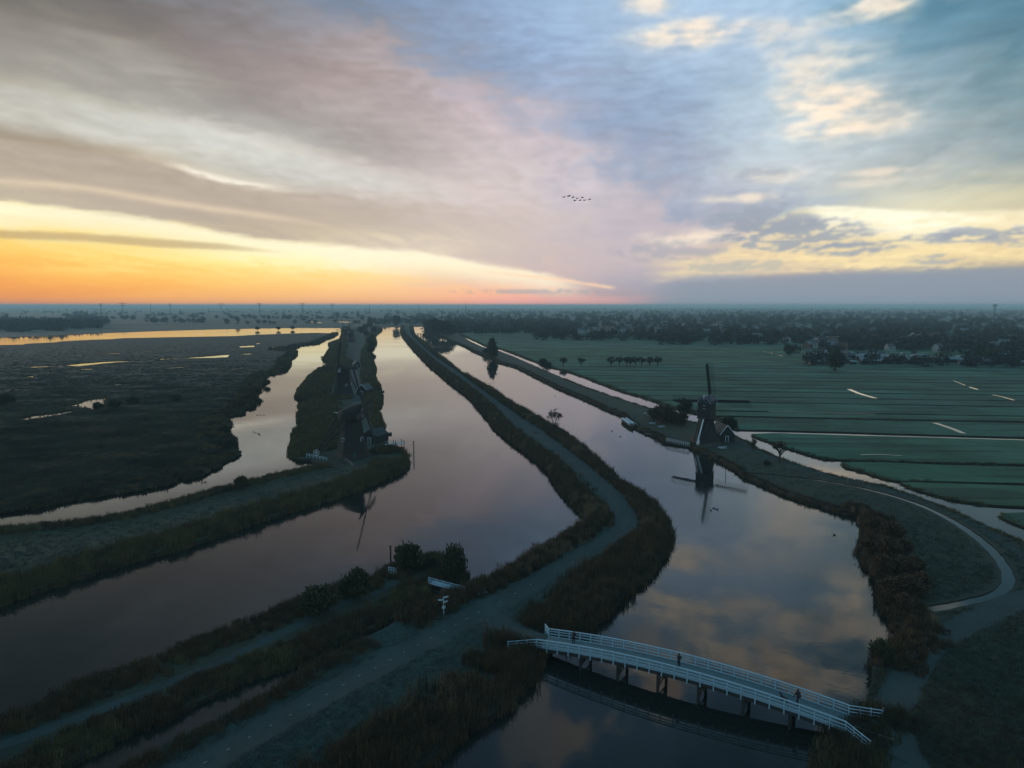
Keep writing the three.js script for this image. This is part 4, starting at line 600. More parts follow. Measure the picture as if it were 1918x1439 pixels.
{ const f = (label, px, py, L, h, n) => { const g = G(px, py, FIELD_H), m = thing('flat_block', label, 'building', [g[0], FIELD_H, g[1]], .05); mesh('wall', box(L, h, 11, 0, h / 2, 0), paleWall, m); mesh('roof', box(L + .8, .5, 11.8, 0, h + .25, 0), frostRoof, m); for (let k = 0; k < n; k++) mesh('stair_tower', box(1.4, h * .9, .8, lerp(-L / 2 + 2, L / 2 - 2, k / (n - 1)), h * .45, 5.9), rendered, m); for (let k = 0; k < n * 2; k++) mesh('window', box(1.6, 1.4, .1, lerp(-L / 2 + 1.5, L / 2 - 1.5, (k + .5) / (n * 2)), h * .6, 5.56), glassDark, m); };
  f('long low building with white stair towers at the edge of the village', 1553, 644, 34, 8, 6); f('long flat roofed hall with pale frosted roof in the village', 1420, 630, 40, 6, 5); }
{ const kinds = [houseKind('garden_shed', 'small allotment shed with pale frosted roof at the polder edge', tarred, std([.15, .19, .21], .7), 4.4, 3, 2.1, .9, 'pale roofed allotment sheds'), houseKind('green_shed', 'small dark allotment shed with dull roof at the polder edge', greenWood, slateRoof, 4, 3, 2.2, 1.1, 'dark allotment sheds')];
  const spots = []; for (const [x0, x1, y0, y1, n] of [[1515, 1550, 664, 684, 22], [1580, 1690, 668, 684, 36], [1690, 1800, 670, 684, 20], [1800, 1930, 668, 686, 24]]) for (let i = 0; i < n; i++) spots.push([rr(x0, x1), rr(y0, y1)]);
  spots.forEach(([x, y], i) => { const g = G(x, y, FIELD_H), k = kinds[i % 3 === 2 ? 1 : 0], t = rr(-.25, .25) + (R() < .3 ? 1.57 : 0), s = rr(1.0, 1.7); if (i === 0 || i === 2) { k.position.set(g[0], FIELD_H, g[1]); k.rotation.y = t; k.scale.setScalar(s); } else copyOf(k, [g[0], FIELD_H, g[1]], t, null, s); }); }

// ---------------------------------------------------------------- white footbridge
{ const E0 = 1.5, RISE = 1.2, nearL = V(1006, 1212, E0), nearR = V(1584, 1369, E0), farL = V(1020, 1191, E0), farR = V(1583, 1341, E0), dir = nearR.clone().sub(nearL), L = dir.length(); dir.normalize();
  const side = new THREE.Vector3(dir.z, 0, -dir.x), w = (farL.clone().sub(nearL).dot(side) + farR.clone().sub(nearR).dot(side)) / 2, W = clamp(Math.abs(w), 2.6, 3.6), turn = Math.atan2(-dir.z, dir.x), far = -W, dk = (x) => E0 + RISE * 4 * clamp(x / L, 0, 1) * (1 - clamp(x / L, 0, 1)), sl = (x) => Math.atan(RISE * 4 * (1 - 2 * clamp(x / L, 0, 1)) / L);
  const b = thing('footbridge', 'long white timber footbridge on dark trestles across the water', 'bridge', [nearL.x, 0, nearL.z], turn);    // local x along, local z = -W is the far side
  const deckM = groundMat(256, 4, .01, .8, (n) => { const f = n(6, 81, 120) * .5 + n(90, 82, 30) * .5; return [...mix3([.06, .11, .125], [.11, .18, .20], f), f]; });
  const np = Math.min(Math.round(L / .24), 290), pl = new THREE.BoxGeometry(L / np - .025, .06, W + .3); for (let k = 0; k < np; k++) { const x = (k + .5) * L / np, m = mesh('deck_plank', pl, deckM, b); m.position.set(x, dk(x) - .03 + rr(-.006, .006), far / 2); m.rotation.z = sl(x); }
  const N = 24, post = merge([box(.13, 1.65, .13, 0, .28, 0), box(.16, .05, .16, 0, 1.13, 0)]), railC = std([.27, .43, .52], .55);
  for (const z of [.02, far / 2, far - .02]) for (let k = 0; k < 8; k++) mesh('girder', bar([k * L / 8, dk(k * L / 8) - .28, z], [(k + 1) * L / 8, dk((k + 1) * L / 8) - .28, z], .42, .24), woodDark, b);
  for (const z of [.2, far - .2]) { const o = z > 0 ? .08 : -.08; for (let k = 0; k <= N; k++) { const m = mesh('rail_post', post, railC, b), x = k * L / N; m.position.set(x, dk(x), z); if (k === N) continue; const x1 = (k + 1) * L / N; for (const [y, h, t] of [[1.1, .1, .16], [.74, .13, .05], [.38, .13, .05]]) mesh('rail', bar([x, dk(x) + y, z + (t < .1 ? o : 0)], [x1 + .02, dk(x1) + y, z + (t < .1 ? o : 0)], h, t), railC, b); } }
  for (const z of [.12, far - .12]) for (let k = 0; k < 8; k++) mesh('kerb_board', bar([k * L / 8, dk(k * L / 8) + .03, z], [(k + 1) * L / 8, dk((k + 1) * L / 8) + .03, z], .2, .06), railC, b);
  const splay = (x0, z0, x1, z1, n) => { for (let k = 1; k <= n; k++) { const m = mesh('rail_post', post, railC, b); m.position.set(lerp(x0, x1, k / n), E0 - .4 * k / n, lerp(z0, z1, k / n)); } for (const y of [1.1, .74, .38]) mesh('rail', bar([x0, E0 + y, z0], [x1, E0 - .4 + y, z1], .1, .09), railC, b); };
  splay(0, .2, -3.3, 1.9, 3); splay(0, far - .2, -1.4, far - 1.9, 2); splay(L, far - .2, L + 3.2, far - 1.7, 3); splay(L, .2, L + 2.4, 1.9, 3);
  const inv = new THREE.Matrix4().makeRotationY(-turn), toLocal = (v) => v.clone().sub(b.position).applyMatrix4(inv), onDeck = (px, py) => { let v = V(px, py, E0 + .8); for (let k = 0; k < 6; k++) v = V(px, py, dk(toLocal(v).x) + .01); return v; };
  for (const px of [1083, 1153, 1229, 1306, 1391, 1479]) { const t0 = (px - 1006) / 578, x = toLocal(onDeck(px, 1212 + t0 * 157 - 60 * t0 * (1 - t0) + 3)).x, DH = dk(x), t = mesh('trestle', bar([x, DH - .5, .25], [x, DH - .5, far - .25], .26, .28), woodDark, b);
    for (const z of [.05, far - .05]) mesh('pile', rod([x, -1.2, z], [x, DH - .4, z], .2, .18, 8), woodDark, t);
    for (const s of [-.14, .14]) mesh('cross_brace', s < 0 ? bar([x + s, .15, 0], [x + s, DH - .6, far], .08, .2) : bar([x + s, DH - .6, 0], [x + s, .15, far], .08, .2), woodDark, t); for (const y of [.5, 1.1]) mesh('cross_brace', bar([x, y, .1], [x, y + .35, far - .1], .08, .18), woodDark, t); }
  // earth ramps at both ends
  for (const [x0, x1] of [[.3, -7], [L - .3, L + 7]]) { const pts = [], hw = W / 2 + .7, c = far / 2, p = (x, y, z) => new THREE.Vector3(x, y, z).applyAxisAngle(new THREE.Vector3(0, 1, 0), turn).add(b.position).toArray(); let pr = null; for (const [x, y, k] of [[x0, E0 - .07, 1], [lerp(x0, x1, .3), E0 - .14, 1.05], [x1, DIKE_H - .05, 1.5]]) { const r = [p(x, -.4, c + hw * k + 1.6), p(x, y, c + hw * k), p(x, y, c - hw * k), p(x, -.4, c - hw * k - 1.6)]; if (pr) for (let i = 0; i < 3; i++) quad(pts, pr[i], r[i], r[i + 1], pr[i + 1]); pr = r; } const g = tris(pts), uv = []; for (let i = 0; i < pts.length; i += 3) uv.push(pts[i], pts[i + 2]); g.setAttribute('uv', new THREE.Float32BufferAttribute(uv, 2)); struct(mesh('bridge_ramp', g, pathMat)); }
  var onBridge = onDeck, bridgeTurn = turn;
}
{ // small white footbridge over the ditch mouth
  const a = V(806, 1092, 1.1), e = V(874, 1110, 1.1), d = e.clone().sub(a), L = d.length(), m = thing('plank_bridge', 'short white plank footbridge between the spit and the dike', 'bridge', [a.x, 0, a.z], Math.atan2(-d.z, d.x)), rc = std([.28, .44, .54], .55);
  for (let k = 0; k < 30; k++) mesh('deck_plank', box(L / 30 - .02, .06, 1.5, (k + .5) * L / 30, 1.08, -.4), rc, m); for (const z of [.25, -1.05]) mesh('girder', box(L, .3, .16, L / 2, .9, z), woodDark, m);
  for (let k = 0; k <= 5; k++) mesh('rail_post', box(.1, 1.2, .1, k * L / 5, 1.6, .4), rc, m); for (const [y, h] of [[2.15, .1], [1.8, .16], [1.45, .16]]) mesh('rail', box(L, h, .06, L / 2, y, .46), rc, m);
  for (const x of [.12, .5, .88]) for (const z of [.2, -1]) mesh('pile', rod([x * L, -1, z], [x * L, .9, z], .11, .1), woodDark, m);
}
{ // far wooden bridge across the eastern water
  const a = V(778, 627.5, 3), e = V(824, 627, 3), d = e.clone().sub(a), L = d.length(), m = thing('timber_bridge', 'far timber bridge across the eastern water by the tree clump', 'bridge', [a.x, 0, a.z], Math.atan2(-d.z, d.x));
  mesh('deck', box(L, .5, 4, L / 2, 2.8, -2), woodDark, m); for (const z of [0, -4]) { mesh('rail', box(L, .3, .3, L / 2, 5.2, z), woodDark, m); for (let k = 0; k <= 9; k++) mesh('pile', box(.7, 6.0, .5, k * L / 9, 2.2, z), woodDark, m); } }

// ---------------------------------------------------------------- people and animals: one continuous body each
function bodyGeo(bones, res, size, cy, colorAt) {        // bones [x0,y0,z0,r0, x1,y1,z1,r1]; a smooth union of tapered capsules
  const mc = new MarchingCubes(res, new THREE.MeshStandardMaterial(), false, false, 60000), h = res / 2, k = .045; mc.isolation = 0;
  for (let z = 0; z < res; z++) for (let y = 0; y < res; y++) for (let x = 0; x < res; x++) {
    const px = (x - h) / h * size, py = (y - h) / h * size + cy, pz = (z - h) / h * size; let acc = 0;
    for (const b of bones) { const dx = b[4] - b[0], dy = b[5] - b[1], dz = b[6] - b[2], t = clamp(((px - b[0]) * dx + (py - b[1]) * dy + (pz - b[2]) * dz) / (dx * dx + dy * dy + dz * dz || 1), 0, 1), d = Math.hypot(px - b[0] - dx * t, py - b[1] - dy * t, pz - b[2] - dz * t) - lerp(b[3], b[7], t); acc += Math.exp(-d / (k * .5)); }
    mc.field[x + y * res + z * res * res] = clamp(k * .5 * Math.log(Math.max(acc, 1e-30)), -5, 5);
  }
  mc.update();
  const n = mc.count, pos = new Float32Array(n * 3), col = new Float32Array(n * 3);
  for (let i = 0; i < n; i++) { const x = mc.positionArray[i * 3] * size, y = mc.positionArray[i * 3 + 1] * size + cy, z = mc.positionArray[i * 3 + 2] * size; pos.set([x, y, z], i * 3); col.set(colorAt(x, y, z), i * 3); }
  const g = new THREE.BufferGeometry(); g.setAttribute('position', new THREE.BufferAttribute(pos, 3)); g.setAttribute('color', new THREE.BufferAttribute(col, 3)); g.computeVertexNormals(); return g;
}
const skinC = [.16, .10, .075];
function personBones(stride, armSwing, armsUp, lean) {   // facing +x, 1.75 m tall
  const hip = .92, o = lean, sh = 1.43;
  const B = [[0, hip, 0, .155, o * .5, 1.2, 0, .15], [o * .5, 1.2, 0, .15, o, 1.38, 0, .165], [o, 1.4, -.17, .07, o, 1.4, .17, .07], [o, 1.42, 0, .07, o + .01, 1.53, 0, .06], [o + .01, 1.60, 0, .092, o + .02, 1.665, 0, .088], [o + .10, 1.60, 0, .028, o + .115, 1.585, 0, .02]];
  for (const s of [-1, 1]) {
    const f = s * stride, kx = f * .5 + .04, ax = f;
    B.push([0, hip - .02, s * .09, .105, kx, .5, s * .1, .072], [kx, .5, s * .1, .07, ax, .1, s * .1, .048], [ax - .04, .05, s * .1, .05, ax + .17, .045, s * .12, .038]);
    const ex = o + (armsUp ? .1 : -s * armSwing * .5), ey = armsUp ? 1.13 : 1.12, hx = o + (armsUp ? .34 : -s * armSwing + .06), hy = armsUp ? 1.22 : .88, hz = armsUp ? s * .08 : s * .25;
    B.push([o, sh - .03, s * .2, .066, ex, ey, s * .25, .052], [ex, ey, s * .25, .05, hx, hy, hz, .036], [hx, hy, hz, .036, hx + .03, hy - (armsUp ? -.04 : .08), hz, .032]);
    for (let k = 0; k < 4; k++) { const z = hz + (k - 1.5) * .021; B.push([hx + .03, hy - .07, z, .012, hx + .045, hy - .135 + Math.abs(k - 1.3) * .008, z, .009]); }
    B.push([hx + .04, hy - .03, hz - s * .03, .013, hx + .08, hy - .075, hz - s * .045, .01]);
  }
  return B;
}
const clothed = (coat, pants) => (x, y, z) => (y > 1.5 ? (y > 1.66 || x < .04 ? [.018, .014, .012] : skinC) : y > .84 ? coat : y < .1 ? [.012, .012, .012] : pants);
const bodyMat = new THREE.MeshStandardMaterial({ vertexColors: true, roughness: .9, side: THREE.DoubleSide });
const figures = { still: bodyGeo(personBones(.03, .02, true, .03), 64, .95, .9, clothed([.014, .015, .018], [.012, .014, .020])), walk: bodyGeo(personBones(.28, .2, false, .05), 64, .95, .9, clothed([.013, .016, .017], [.016, .016, .018])), lean: bodyGeo(personBones(.08, .06, true, .14), 64, .95, .9, clothed([.018, .014, .014], [.012, .013, .018])) };
function person(label, pos, turn, fig, scale = 1) { const p = thing('person', label, 'person', pos.toArray(), turn); const b = mesh('body', figures[fig], bodyMat, p); mesh('hat', new THREE.SphereGeometry(.115, 12, 6, 0, 6.283, 0, 1.4).translate(.03, 1.66, 0), std([.012, .012, .014], .9), b); p.scale.setScalar(scale); return p; }
person('person in dark coat leaning on the white bridge rail near the reeds', onBridge(1074, 1206), bridgeTurn + 1.57, 'lean');
person('person in dark clothes standing at the far rail on the middle of the white bridge', onBridge(1271, 1251), bridgeTurn + 1.3, 'still', 1.04);
person('person in dark coat on the white bridge behind a low dog', onBridge(1494, 1321), bridgeTurn + 2.4, 'walk', 1.05);
person('person stooping in dark clothes at the end of the bridge rail on the east bank', V(1656, 1352, DIKE_H + .1), 2.2, 'lean', .95);
person('walker in dark clothes on the bank road, nearer the bridge', V(1713, 1245, DIKE_H + .02), 1.2, 'walk');
person('walker in dark coat on the bank road, ahead of the other walker', V(1735, 1217, DIKE_H + .02), 1.0, 'walk', 1.02);
const dogBones = [[-.32, .52, 0, .13, .1, .5, 0, .14], [.1, .5, 0, .15, .3, .55, 0, .15], [.3, .58, 0, .1, .45, .75, 0, .08], [.45, .77, 0, .09, .52, .77, 0, .08], [.52, .75, 0, .06, .66, .72, 0, .04], [.43, .84, .06, .03, .4, .9, .07, .015], [.43, .84, -.06, .03, .4, .9, -.07, .015], [-.4, .58, 0, .045, -.62, .72, 0, .02]];
for (const s of [-1, 1]) dogBones.push([.26, .48, s * .08, .075, .27, .28, s * .09, .045], [.27, .28, s * .09, .042, .26, .05, s * .09, .03], [.26, .035, s * .09, .035, .32, .03, s * .09, .03], [-.32, .48, s * .08, .1, -.26, .32, s * .09, .06], [-.26, .32, s * .09, .05, -.42, .2, s * .09, .035], [-.42, .2, s * .09, .033, -.4, .05, s * .09, .028], [-.4, .035, s * .09, .033, -.34, .03, s * .09, .03]);
const dogGeo = bodyGeo(dogBones, 48, .75, .5, () => [.014, .013, .012]);
function dog(label, pos, turn, s = 1) { const d = thing('dog', label, 'dog', pos.toArray(), turn); mesh('body', dogGeo, bodyMat, d); d.scale.setScalar(s); }
dog('dark dog standing on the white bridge beside the walking person', onBridge(1468, 1315), bridgeTurn + 2.6);
dog('dark dog on the bank road ahead of the two walkers', V(1772, 1189, DIKE_H + .02), 2.6, 1.25);

// ---------------------------------------------------------------- birds
const gooseWing = (s) => { const o = []; quad(o, [.16, 0, s * .06], [-.14, 0, s * .06], [-.1, .24, s * .42], [.14, .26, s * .42]); quad(o, [.14, .26, s * .42], [-.1, .24, s * .42], [-.2, .12, s * .85], [-.06, .14, s * .85]); return tris(o); };
const gooseBody = merge([new THREE.SphereGeometry(.14, 8, 6).scale(2.4, .9, .95), rod([.28, .02, 0], [.62, .1, 0], .055, .04), new THREE.SphereGeometry(.06, 6, 5).scale(1.5, 1, 1).translate(.68, .11, 0), rod([-.3, 0, 0], [-.48, .02, 0], .07, .02)]), gooseC = std([.03, .028, .026], .9);
const goose0 = thing('flying_duck', 'duck in the small flock flying below the clouds', 'bird', [0, 0, 0], 0, 'flock of flying ducks'); mesh('body', gooseBody, gooseC, goose0); mesh('wing', gooseWing(1), gooseC, goose0); mesh('wing', gooseWing(-1), gooseC, goose0);
[[1056, 369.5], [1064.5, 368], [1066.5, 367], [1073, 370], [1076.5, 376], [1081, 372], [1086.5, 375.5], [1090.5, 370.5], [1094.5, 375.5], [1104, 374]].forEach(([x, y], i) => { const d = ray(x, y), t = 104 + rr(-3, 3), q = [d[0] * t, CAMY + d[1] * t, d[2] * t]; const b = i ? copyOf(goose0, q, rr(.4, .8)) : goose0; b.position.set(...q); b.rotation.set(rr(-.3, .3), rr(.35, .8), .1); b.scale.setScalar(.5); });
const duckBody = merge([new THREE.SphereGeometry(.13, 10, 7).scale(1.7, .8, 1).translate(0, .08, 0), rod([.16, .1, 0], [.22, .27, 0], .05, .04), new THREE.SphereGeometry(.062, 8, 6).translate(.23, .29, 0), rod([-.2, .1, 0], [-.32, .17, 0], .06, .015)]);
const duck0 = thing('duck', 'small dark duck swimming on the open water', 'bird', [0, 0, 0], 0, 'ducks on the water'); mesh('body', duckBody, std([.022, .020, .016], .8), duck0); mesh('bill', rod([.28, .285, 0], [.36, .275, 0], .022, .014), std([.10, .07, .02], .6), duck0);
[[482, 778], [488, 778.5], [494, 778], [474, 810], [479, 811.5], [484, 813], [486, 815], [378, 905], [384, 904], [1337, 953], [1343, 955], [1332, 957], [1400, 757], [1162, 818], [1146, 808], [1040, 742], [916, 719], [1563, 1003], [1290, 640.5]].forEach(([x, y], i) => { if (i === 12 || i === 18) return; const p = V(x, y, -.03); const b = i ? copyOf(duck0, p.toArray(), rr(0, 6.28)) : duck0; b.position.copy(p); b.rotation.y = rr(0, 6.28); b.scale.setScalar(1.25); });

// ---------------------------------------------------------------- fences, jetties, boats and small things
function fence(name, label, cat, px, h0, hgt, rails, n, mat, t = .1) {      // posts and rails along ground points
  const w = px.map(([x, y]) => V(x, y, h0)), m = thing(name, label, cat, w[0].toArray()), L = w.map((p) => p.clone().sub(w[0]));
  for (let i = 0; i < L.length - 1; i++) { const a = L[i], b = L[i + 1], k = Math.max(1, Math.round(n / (L.length - 1))); for (let j = i ? 1 : 0; j <= k; j++) { const p = a.clone().lerp(b, j / k); mesh('post', box(t, hgt + .3, t, p.x, hgt / 2 - .1, p.z), mat, m); } for (const y of rails) mesh('rail', bar([a.x, y, a.z], [b.x, y, b.z], t * .9, t * .7), mat, m); }
  return m;
}
const whiteC = std([.30, .42, .47], .55), greyWood = std([.085, .10, .10], .85);
fence('white_railing', 'white sluice railing at the creek bank below the first tower mill', 'railing', [[574, 857], [612, 865]], .8, 1.2, [1.15, .75], 6, whiteC, .13);
fence('white_railing', 'white railing on the creek bank by the second tower mill', 'railing', [[603, 743], [622, 742]], .8, 1.1, [1.05, .6], 4, whiteC, .12);
fence('white_railing', 'long white railing on the bank below the post mill', 'railing', [[1248, 827], [1270, 832], [1291, 836]], .8, 1.2, [1.15, .8, .45], 12, whiteC, .11);
fence('wooden_fence', 'low dark wooden fence along the yard of the post mill', 'fence', [[1302, 841], [1325, 838], [1348, 836]], .8, 1.0, [.9, .5], 8, greyWood, .12);
fence('white_railing', 'white railing from the barn down to the canal bridge', 'railing', [[1369, 824], [1385, 831], [1398, 837]], .8, 1.2, [1.1, .7], 6, greyWood, .12);
fence('wooden_fence', 'low grey fence beside the lane at the first tower mill', 'fence', [[645, 864], [655, 869], [662, 876]], .8, 1.0, [.9, .5], 5, greyWood, .12);
fence('wooden_gate', 'small wooden gate where the bank road meets the mill yard', 'gate', [[1392, 848], [1402, 850]], .8, 1.3, [1.2, .8, .4], 4, greyWood, .14);
fence('wooden_gate', 'grey gate on the bank road by the canal, beside a second gate', 'gate', [[1588, 906], [1597, 907]], .8, 1.5, [1.3, .8], 2, greyWood, .18);
fence('wooden_gate', 'second grey gate by the canal on the bank road', 'gate', [[1603, 908], [1616, 910]], .8, 1.5, [1.3, .8], 2, greyWood, .18);
fence('white_gate', 'white gate beside the tall post on the reed spit', 'gate', [[728, 1078], [742, 1080]], .5, 1.5, [1.4, 1.0, .5], 3, whiteC, .14);
fence('low_barrier', 'pale timber barrier across the road end of the white bridge', 'barrier', [[1602, 1372], [1672, 1396]], 1.0, .7, [.6], 3, greyWood, .12);
{ const a = V(722, 838, 0), b = V(756, 834, 0), d = b.clone().sub(a), L = d.length(), m = thing('jetty', 'small white jetty with posts beside the first tower mill', 'jetty', a.toArray(), Math.atan2(-d.z, d.x)); for (let k = 0; k < 14; k++) mesh('plank', box(L / 14 - .04, .08, 2.2, (k + .5) * L / 14, .8, 0), whiteC, m); for (const x of [.05, .5, .95]) for (const z of [-1, 1]) mesh('post', rod([x * L, -1, z], [x * L, 1.9, z], .11), woodDark, m); for (const z of [-1, 1]) mesh('rail', bar([0, 1.7, z], [L, 1.7, z], .09), whiteC, m); }
function pole(label, px, py, h0, h, r, cap) { const p = V(px, py, h0), m = thing('pole', label, 'pole', p.toArray()); mesh('shaft', rod([0, -1, 0], [0, h, 0], r, r * .85, 8), woodDark, m); mesh('cap', rod([0, h, 0], [0, h + .1, 0], r * 1.5, r * 1.2, 8), cap ? whiteC : woodDark, m); }
pole('dark mooring pole standing in the wide canal near the jetty', 775, 853, 0, 4.4, .16); pole('tall dark post on the reed spit beside the white gate', 732, 1072, .5, 4.6, .17); pole('thin dark pole on the canal bank beside the post mill', 1409, 842, .8, 4.6, .1); pole('lamp post on the dike below the post mill', 1360, 866, .8, 4.6, .09, true);
function hull(L, W, H, sheer) { const pos = [], n = 14, st = []; for (let i = 0; i <= n; i++) { const t = i / n, w = W / 2 * Math.pow(Math.sin(Math.PI * clamp(t * .86 + .1, 0, 1)), .6), y = H + sheer * (2 * t - 1) ** 2, x = (t - .5) * L; st.push([[x, y, -w], [x, y * .35, -w * .8], [x, 0, 0], [x, y * .35, w * .8], [x, y, w]]); } for (let i = 0; i < n; i++) for (let k = 0; k < 4; k++) quad(pos, st[i][k], st[i + 1][k], st[i + 1][k + 1], st[i][k + 1]); return tris(pos); }
{ const a = V(1172, 786, 0), b = V(1199, 805, 0), d = b.clone().sub(a), L = d.length() * .8, c = a.clone().lerp(b, .5), m = thing('barge', 'dark moored barge with pale deck covers at the dike bank', 'boat', [c.x - 1.6, -.35, c.z + .4], Math.atan2(-d.z, d.x)), h = mesh('hull', hull(L, 3.4, 1.6, .35), tarred, m); mesh('gunwale', merge([bar([-L * .42, 1.66, -1.3], [L * .42, 1.66, -1.5], .14), bar([-L * .42, 1.66, 1.3], [L * .42, 1.66, 1.5], .14)]), whiteC, h); for (const z of [-.7, .7]) mesh('deck_cover', new THREE.CylinderGeometry(.62, .62, L * .66, 10, 1, false, 0, Math.PI).rotateZ(Math.PI / 2).rotateX(-Math.PI / 2 + Math.PI / 2).translate(-L * .05, 1.35, z), whiteC, m); mesh('deck', box(L * .86, .08, 2.6, 0, 1.3, 0), greyWood, m); }
function rowboat(label, px, py, turn, L, inner) { const p = V(px, py, -.12), m = thing('rowboat', label, 'boat', p.toArray(), turn); mesh('hull', hull(L, 1.5, .65, .2), greyWood, m); mesh('deck', box(L * .66, .06, 1.05, 0, .42, 0), inner, m); for (const x of [-.2, .15]) mesh('thwart', box(.25, .06, 1.2, x * L, .58, 0), greyWood, m); }
rowboat('pale decked rowboat moored by the long white railing', 1224, 817, -.62, 6.5, whiteC); rowboat('dark rowboat at the bank beside the tarred mill shed', 722, 815, .3, 4.5, greyWood); rowboat('rowboat drawn up by the frosted shed on the island', 712, 735, .4, 4.5, whiteC);
function picnic(label, px, py, turn) { const p = V(px, py, .8), m = thing('picnic_table', label, 'table', p.toArray(), turn); mesh('table_top', box(2.4, .07, .9, 0, .75, 0), whiteC, m); for (const s of [-1, 1]) { mesh('bench_seat', box(2.4, .06, .32, 0, .45, s * .85), whiteC, m); mesh('leg', merge([bar([s * .85, 0, -.75], [s * .85, .74, -.25], .08), bar([s * .85, 0, .75], [s * .85, .74, .25], .08), bar([s * .85, .42, -.95], [s * .85, .42, .95], .08)]), greyWood, m); } }
picnic('pale garden table on the grass, farther from the post mill than the moored barge', 1212, 777, .4); picnic('pale garden table on the grass level with the moored barge', 1219, 781, .5); picnic('pale garden table between the barge and the rowboat', 1222, 796, .2); picnic('pale garden table beside the rowboat', 1239, 802, .3); picnic('pale garden table on the dike by the lamp post', 1353, 842, .1);
function bench(label, px, py, turn, h0 = DIKE_H) { const p = V(px, py, h0), m = thing('park_bench', label, 'bench', p.toArray(), turn); for (const z of [-.16, .02, .2]) mesh('seat_slat', box(1.7, .05, .14, 0, .46, z), greyWood, m); for (const y of [.66, .84]) mesh('back_slat', box(1.7, .13, .05, 0, y, -.3), greyWood, m); for (const s of [-1, 1]) mesh('leg', merge([bar([s * .7, 0, .2], [s * .7, .45, .2], .09), bar([s * .7, 0, -.2], [s * .7, .95, -.33], .09), bar([s * .7, .42, -.25], [s * .7, .42, .25], .08)]), woodDark, m); }
bench('wooden bench facing the path beside the small white footbridge', 903, 1116, .6); bench('pale bench on the grass verge near the bare tree', 1005, 812, .9); bench('bench on the verge where the middle dike bends', 996, 1062, .5);
{ // signpost with a bicycle leaning against it
  const p = V(831, 1156, DIKE_H), m = thing('signpost', 'white fingerpost sign at the path junction', 'sign', p.toArray(), .3); mesh('post', rod([0, -.3, 0], [0, 3.1, 0], .06, .06, 8), whiteC, m); for (const [y, s, t] of [[2.95, 1, .2], [2.6, -1, -.2], [2.2, 1, .5]]) { const b = mesh('sign_board', merge([box(.85, .24, .04, s * .35, 0, 0)]), whiteC, m); b.position.y = y; b.rotation.y = t; } mesh('notice_board', box(.5, .4, .04, 0, 1.5, .07), whiteC, m);
  const q = V(829, 1160, DIKE_H), b = thing('bicycle', 'dark bicycle parked against the fingerpost sign', 'bicycle', q.toArray(), .2), steel = std([.02, .022, .024], .4), chrome = std([.5, .52, .54], .3, { metalness: .8 });
  for (const x of [-.53, .53]) { const w = mesh('wheel', merge([new THREE.TorusGeometry(.33, .022, 6, 22)]), std([.012, .012, .012], .9), b); w.position.set(x, .35, 0); const sp = []; for (let k = 0; k < 10; k++) sp.push(bar([0, 0, 0], [Math.cos(k * .628) * .32, Math.sin(k * .628) * .32, 0], .006)); mesh('spokes', merge(sp), chrome, w); }
  mesh('frame', merge([rod([-.53, .35, 0], [-.15, .32, 0], .018), rod([-.15, .32, 0], [-.28, .88, 0], .02), rod([-.15, .32, 0], [.38, .86, 0], .022), rod([-.26, .8, 0], [.38, .9, 0], .02), rod([-.53, .35, 0], [-.27, .84, 0], .014), rod([.53, .35, 0], [.36, 1.0, 0], .02)]), steel, b); mesh('saddle', box(.26, .06, .14, -.3, .94, 0), std([.02, .014, .01], .7), b); mesh('handlebar', merge([rod([.36, 1.0, 0], [.34, 1.08, 0], .016), rod([.34, 1.08, -.28], [.34, 1.08, .28], .014), rod([.34, 1.08, -.28], [.2, 1.06, -.3], .014), rod([.34, 1.08, .28], [.2, 1.06, .3], .014)]), chrome, b); mesh('pedal', merge([rod([-.15, .32, -.12], [-.15, .32, .12], .02), box(.1, .02, .08, -.05, .2, .14), box(.1, .02, .08, -.25, .44, -.14)]), steel, b); }

// ---------------------------------------------------------------- far masts on the horizon
function pylon(label, px, dist, h, arms) {
  const d = ray(px, 600), k = dist / Math.hypot(d[0], d[2]), m = thing('power_pylon', label, 'pylon', [d[0] * k, .3, d[2] * k], rr(-.3, .3) + .2, 'power pylons on the horizon'), o = []; for (const [sx, sz] of [[1, 1], [1, -1], [-1, 1], [-1, -1]]) o.push(bar([sx * 4, 0, sz * 4], [sx * .9, h, sz * .9], .55)); for (let i = 0; i < 8; i++) { const y0 = h * i / 8, y1 = h * (i + 1) / 8, w0 = lerp(4, .9, i / 8), w1 = lerp(4, .9, (i + 1) / 8); for (const s of [-1, 1]) { o.push(bar([-w0, y0, s * w0], [w1, y1, s * w1], .3), bar([w0, y0, s * w0], [-w1, y1, s * w1], .3)); } }
  mesh('tower', merge(o), greyWood, m); for (const [y, w] of arms) mesh('crossarm', merge([bar([-w, y, 0], [w, y, 0], .8), bar([-w, y, 0], [0, y + 3, 0], .45), bar([w, y, 0], [0, y + 3, 0], .45), ...[-w, -w * .55, w * .55, w].map((x) => bar([x, y, 0], [x, y - 3, 0], .35))]), greyWood, m); }
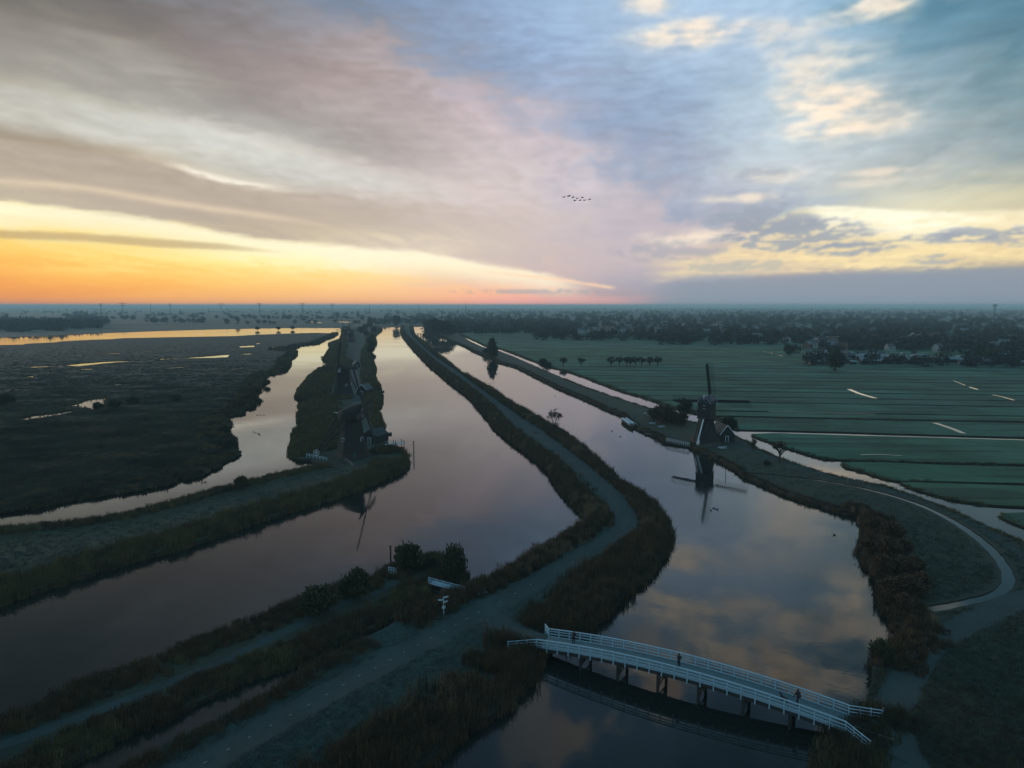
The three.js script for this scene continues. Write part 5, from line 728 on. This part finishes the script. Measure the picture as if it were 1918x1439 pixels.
for (const [x, d, h, l] of [[231, 3000, 58, 'wide armed pylon left of the thin mast'], [190, 4200, 57, 'pylon far beyond the lake wood'], [320, 4600, 58, 'small pylon far beyond the lake'], [415, 3900, 58, 'pylon beyond the misty meadows'], [487, 3600, 58.5, 'tall pylon beyond the misty meadows'], [567, 3400, 58, 'pylon behind the far creek'], [623, 3700, 57, 'pylon behind the windmill island']]) pylon('grey lattice ' + l, x, d, h, [[h - 4, 13], [h - 12, 10]]);
for (const [x, d, h] of [[283, 3400, 52], [693, 3900, 50], [873, 2600, 52], [785, 4200, 50]]) { const q = ray(x, 600), k = d / Math.hypot(q[0], q[2]), m = thing('radio_mast', 'thin grey mast on the horizon', 'mast', [q[0] * k, .3, q[2] * k], 0, 'thin masts on the horizon'); mesh('shaft', rod([0, 0, 0], [0, h, 0], 1.3, .7, 6), greyWood, m); mesh('antenna', rod([0, h, 0], [0, h + 8, 0], .4, .3, 5), greyWood, m); }
{ const q = ray(1862, 600), k = 5200 / Math.hypot(q[0], q[2]), m = thing('water_tower', 'round water tower on the horizon beyond the village', 'tower', [q[0] * k, .3, q[2] * k]); mesh('shaft', rod([0, 0, 0], [0, 38, 0], 7, 5.5, 14), greyWood, m); mesh('tank', new THREE.CylinderGeometry(13, 10, 13, 18).translate(0, 44.5, 0), greyWood, m); mesh('dome', new THREE.SphereGeometry(13, 16, 6, 0, 6.283, 0, 1.57).scale(1, .3, 1).translate(0, 51, 0), greyWood, m); }
{ const g = G(1200, 592, .3), m = thing('white_barn', 'pale gabled hall far off near the horizon', 'building', [g[0], .3, g[1]], .8); mesh('wall', gableWall(30, 16, 7, 5), rendered, m); const r = mesh('roof', gableRoof(30, 16, 5, .6, .4), frostRoof, m); r.position.y = 7; }
// sheets of standing water on the pasture
for (const [p, w] of [[[[1240, 646], [1262, 648], [1300, 652]], .7], [[[1590, 729], [1612, 738], [1640, 746]], 1.1], [[[1750, 792], [1775, 800], [1806, 812]], 1.0], [[[1430, 658], [1450, 663], [1466, 667]], .5], [[[1786, 713], [1808, 722]], .3], [[[1816, 725], [1832, 730]], .7], [[[1860, 740], [1880, 744], [1900, 750]], .6], [[[1612, 852], [1650, 851.5], [1690, 854]], .3], [[[1440, 771], [1560, 773.5], [1640, 776]], .22]]) ribbon('ditch_water', p, FIELD_H + .06, w, waterMat);
scene.traverse((o) => { if (o.isMesh) { o.castShadow = true; o.receiveShadow = true; } });
renderer.render(scene, camera);
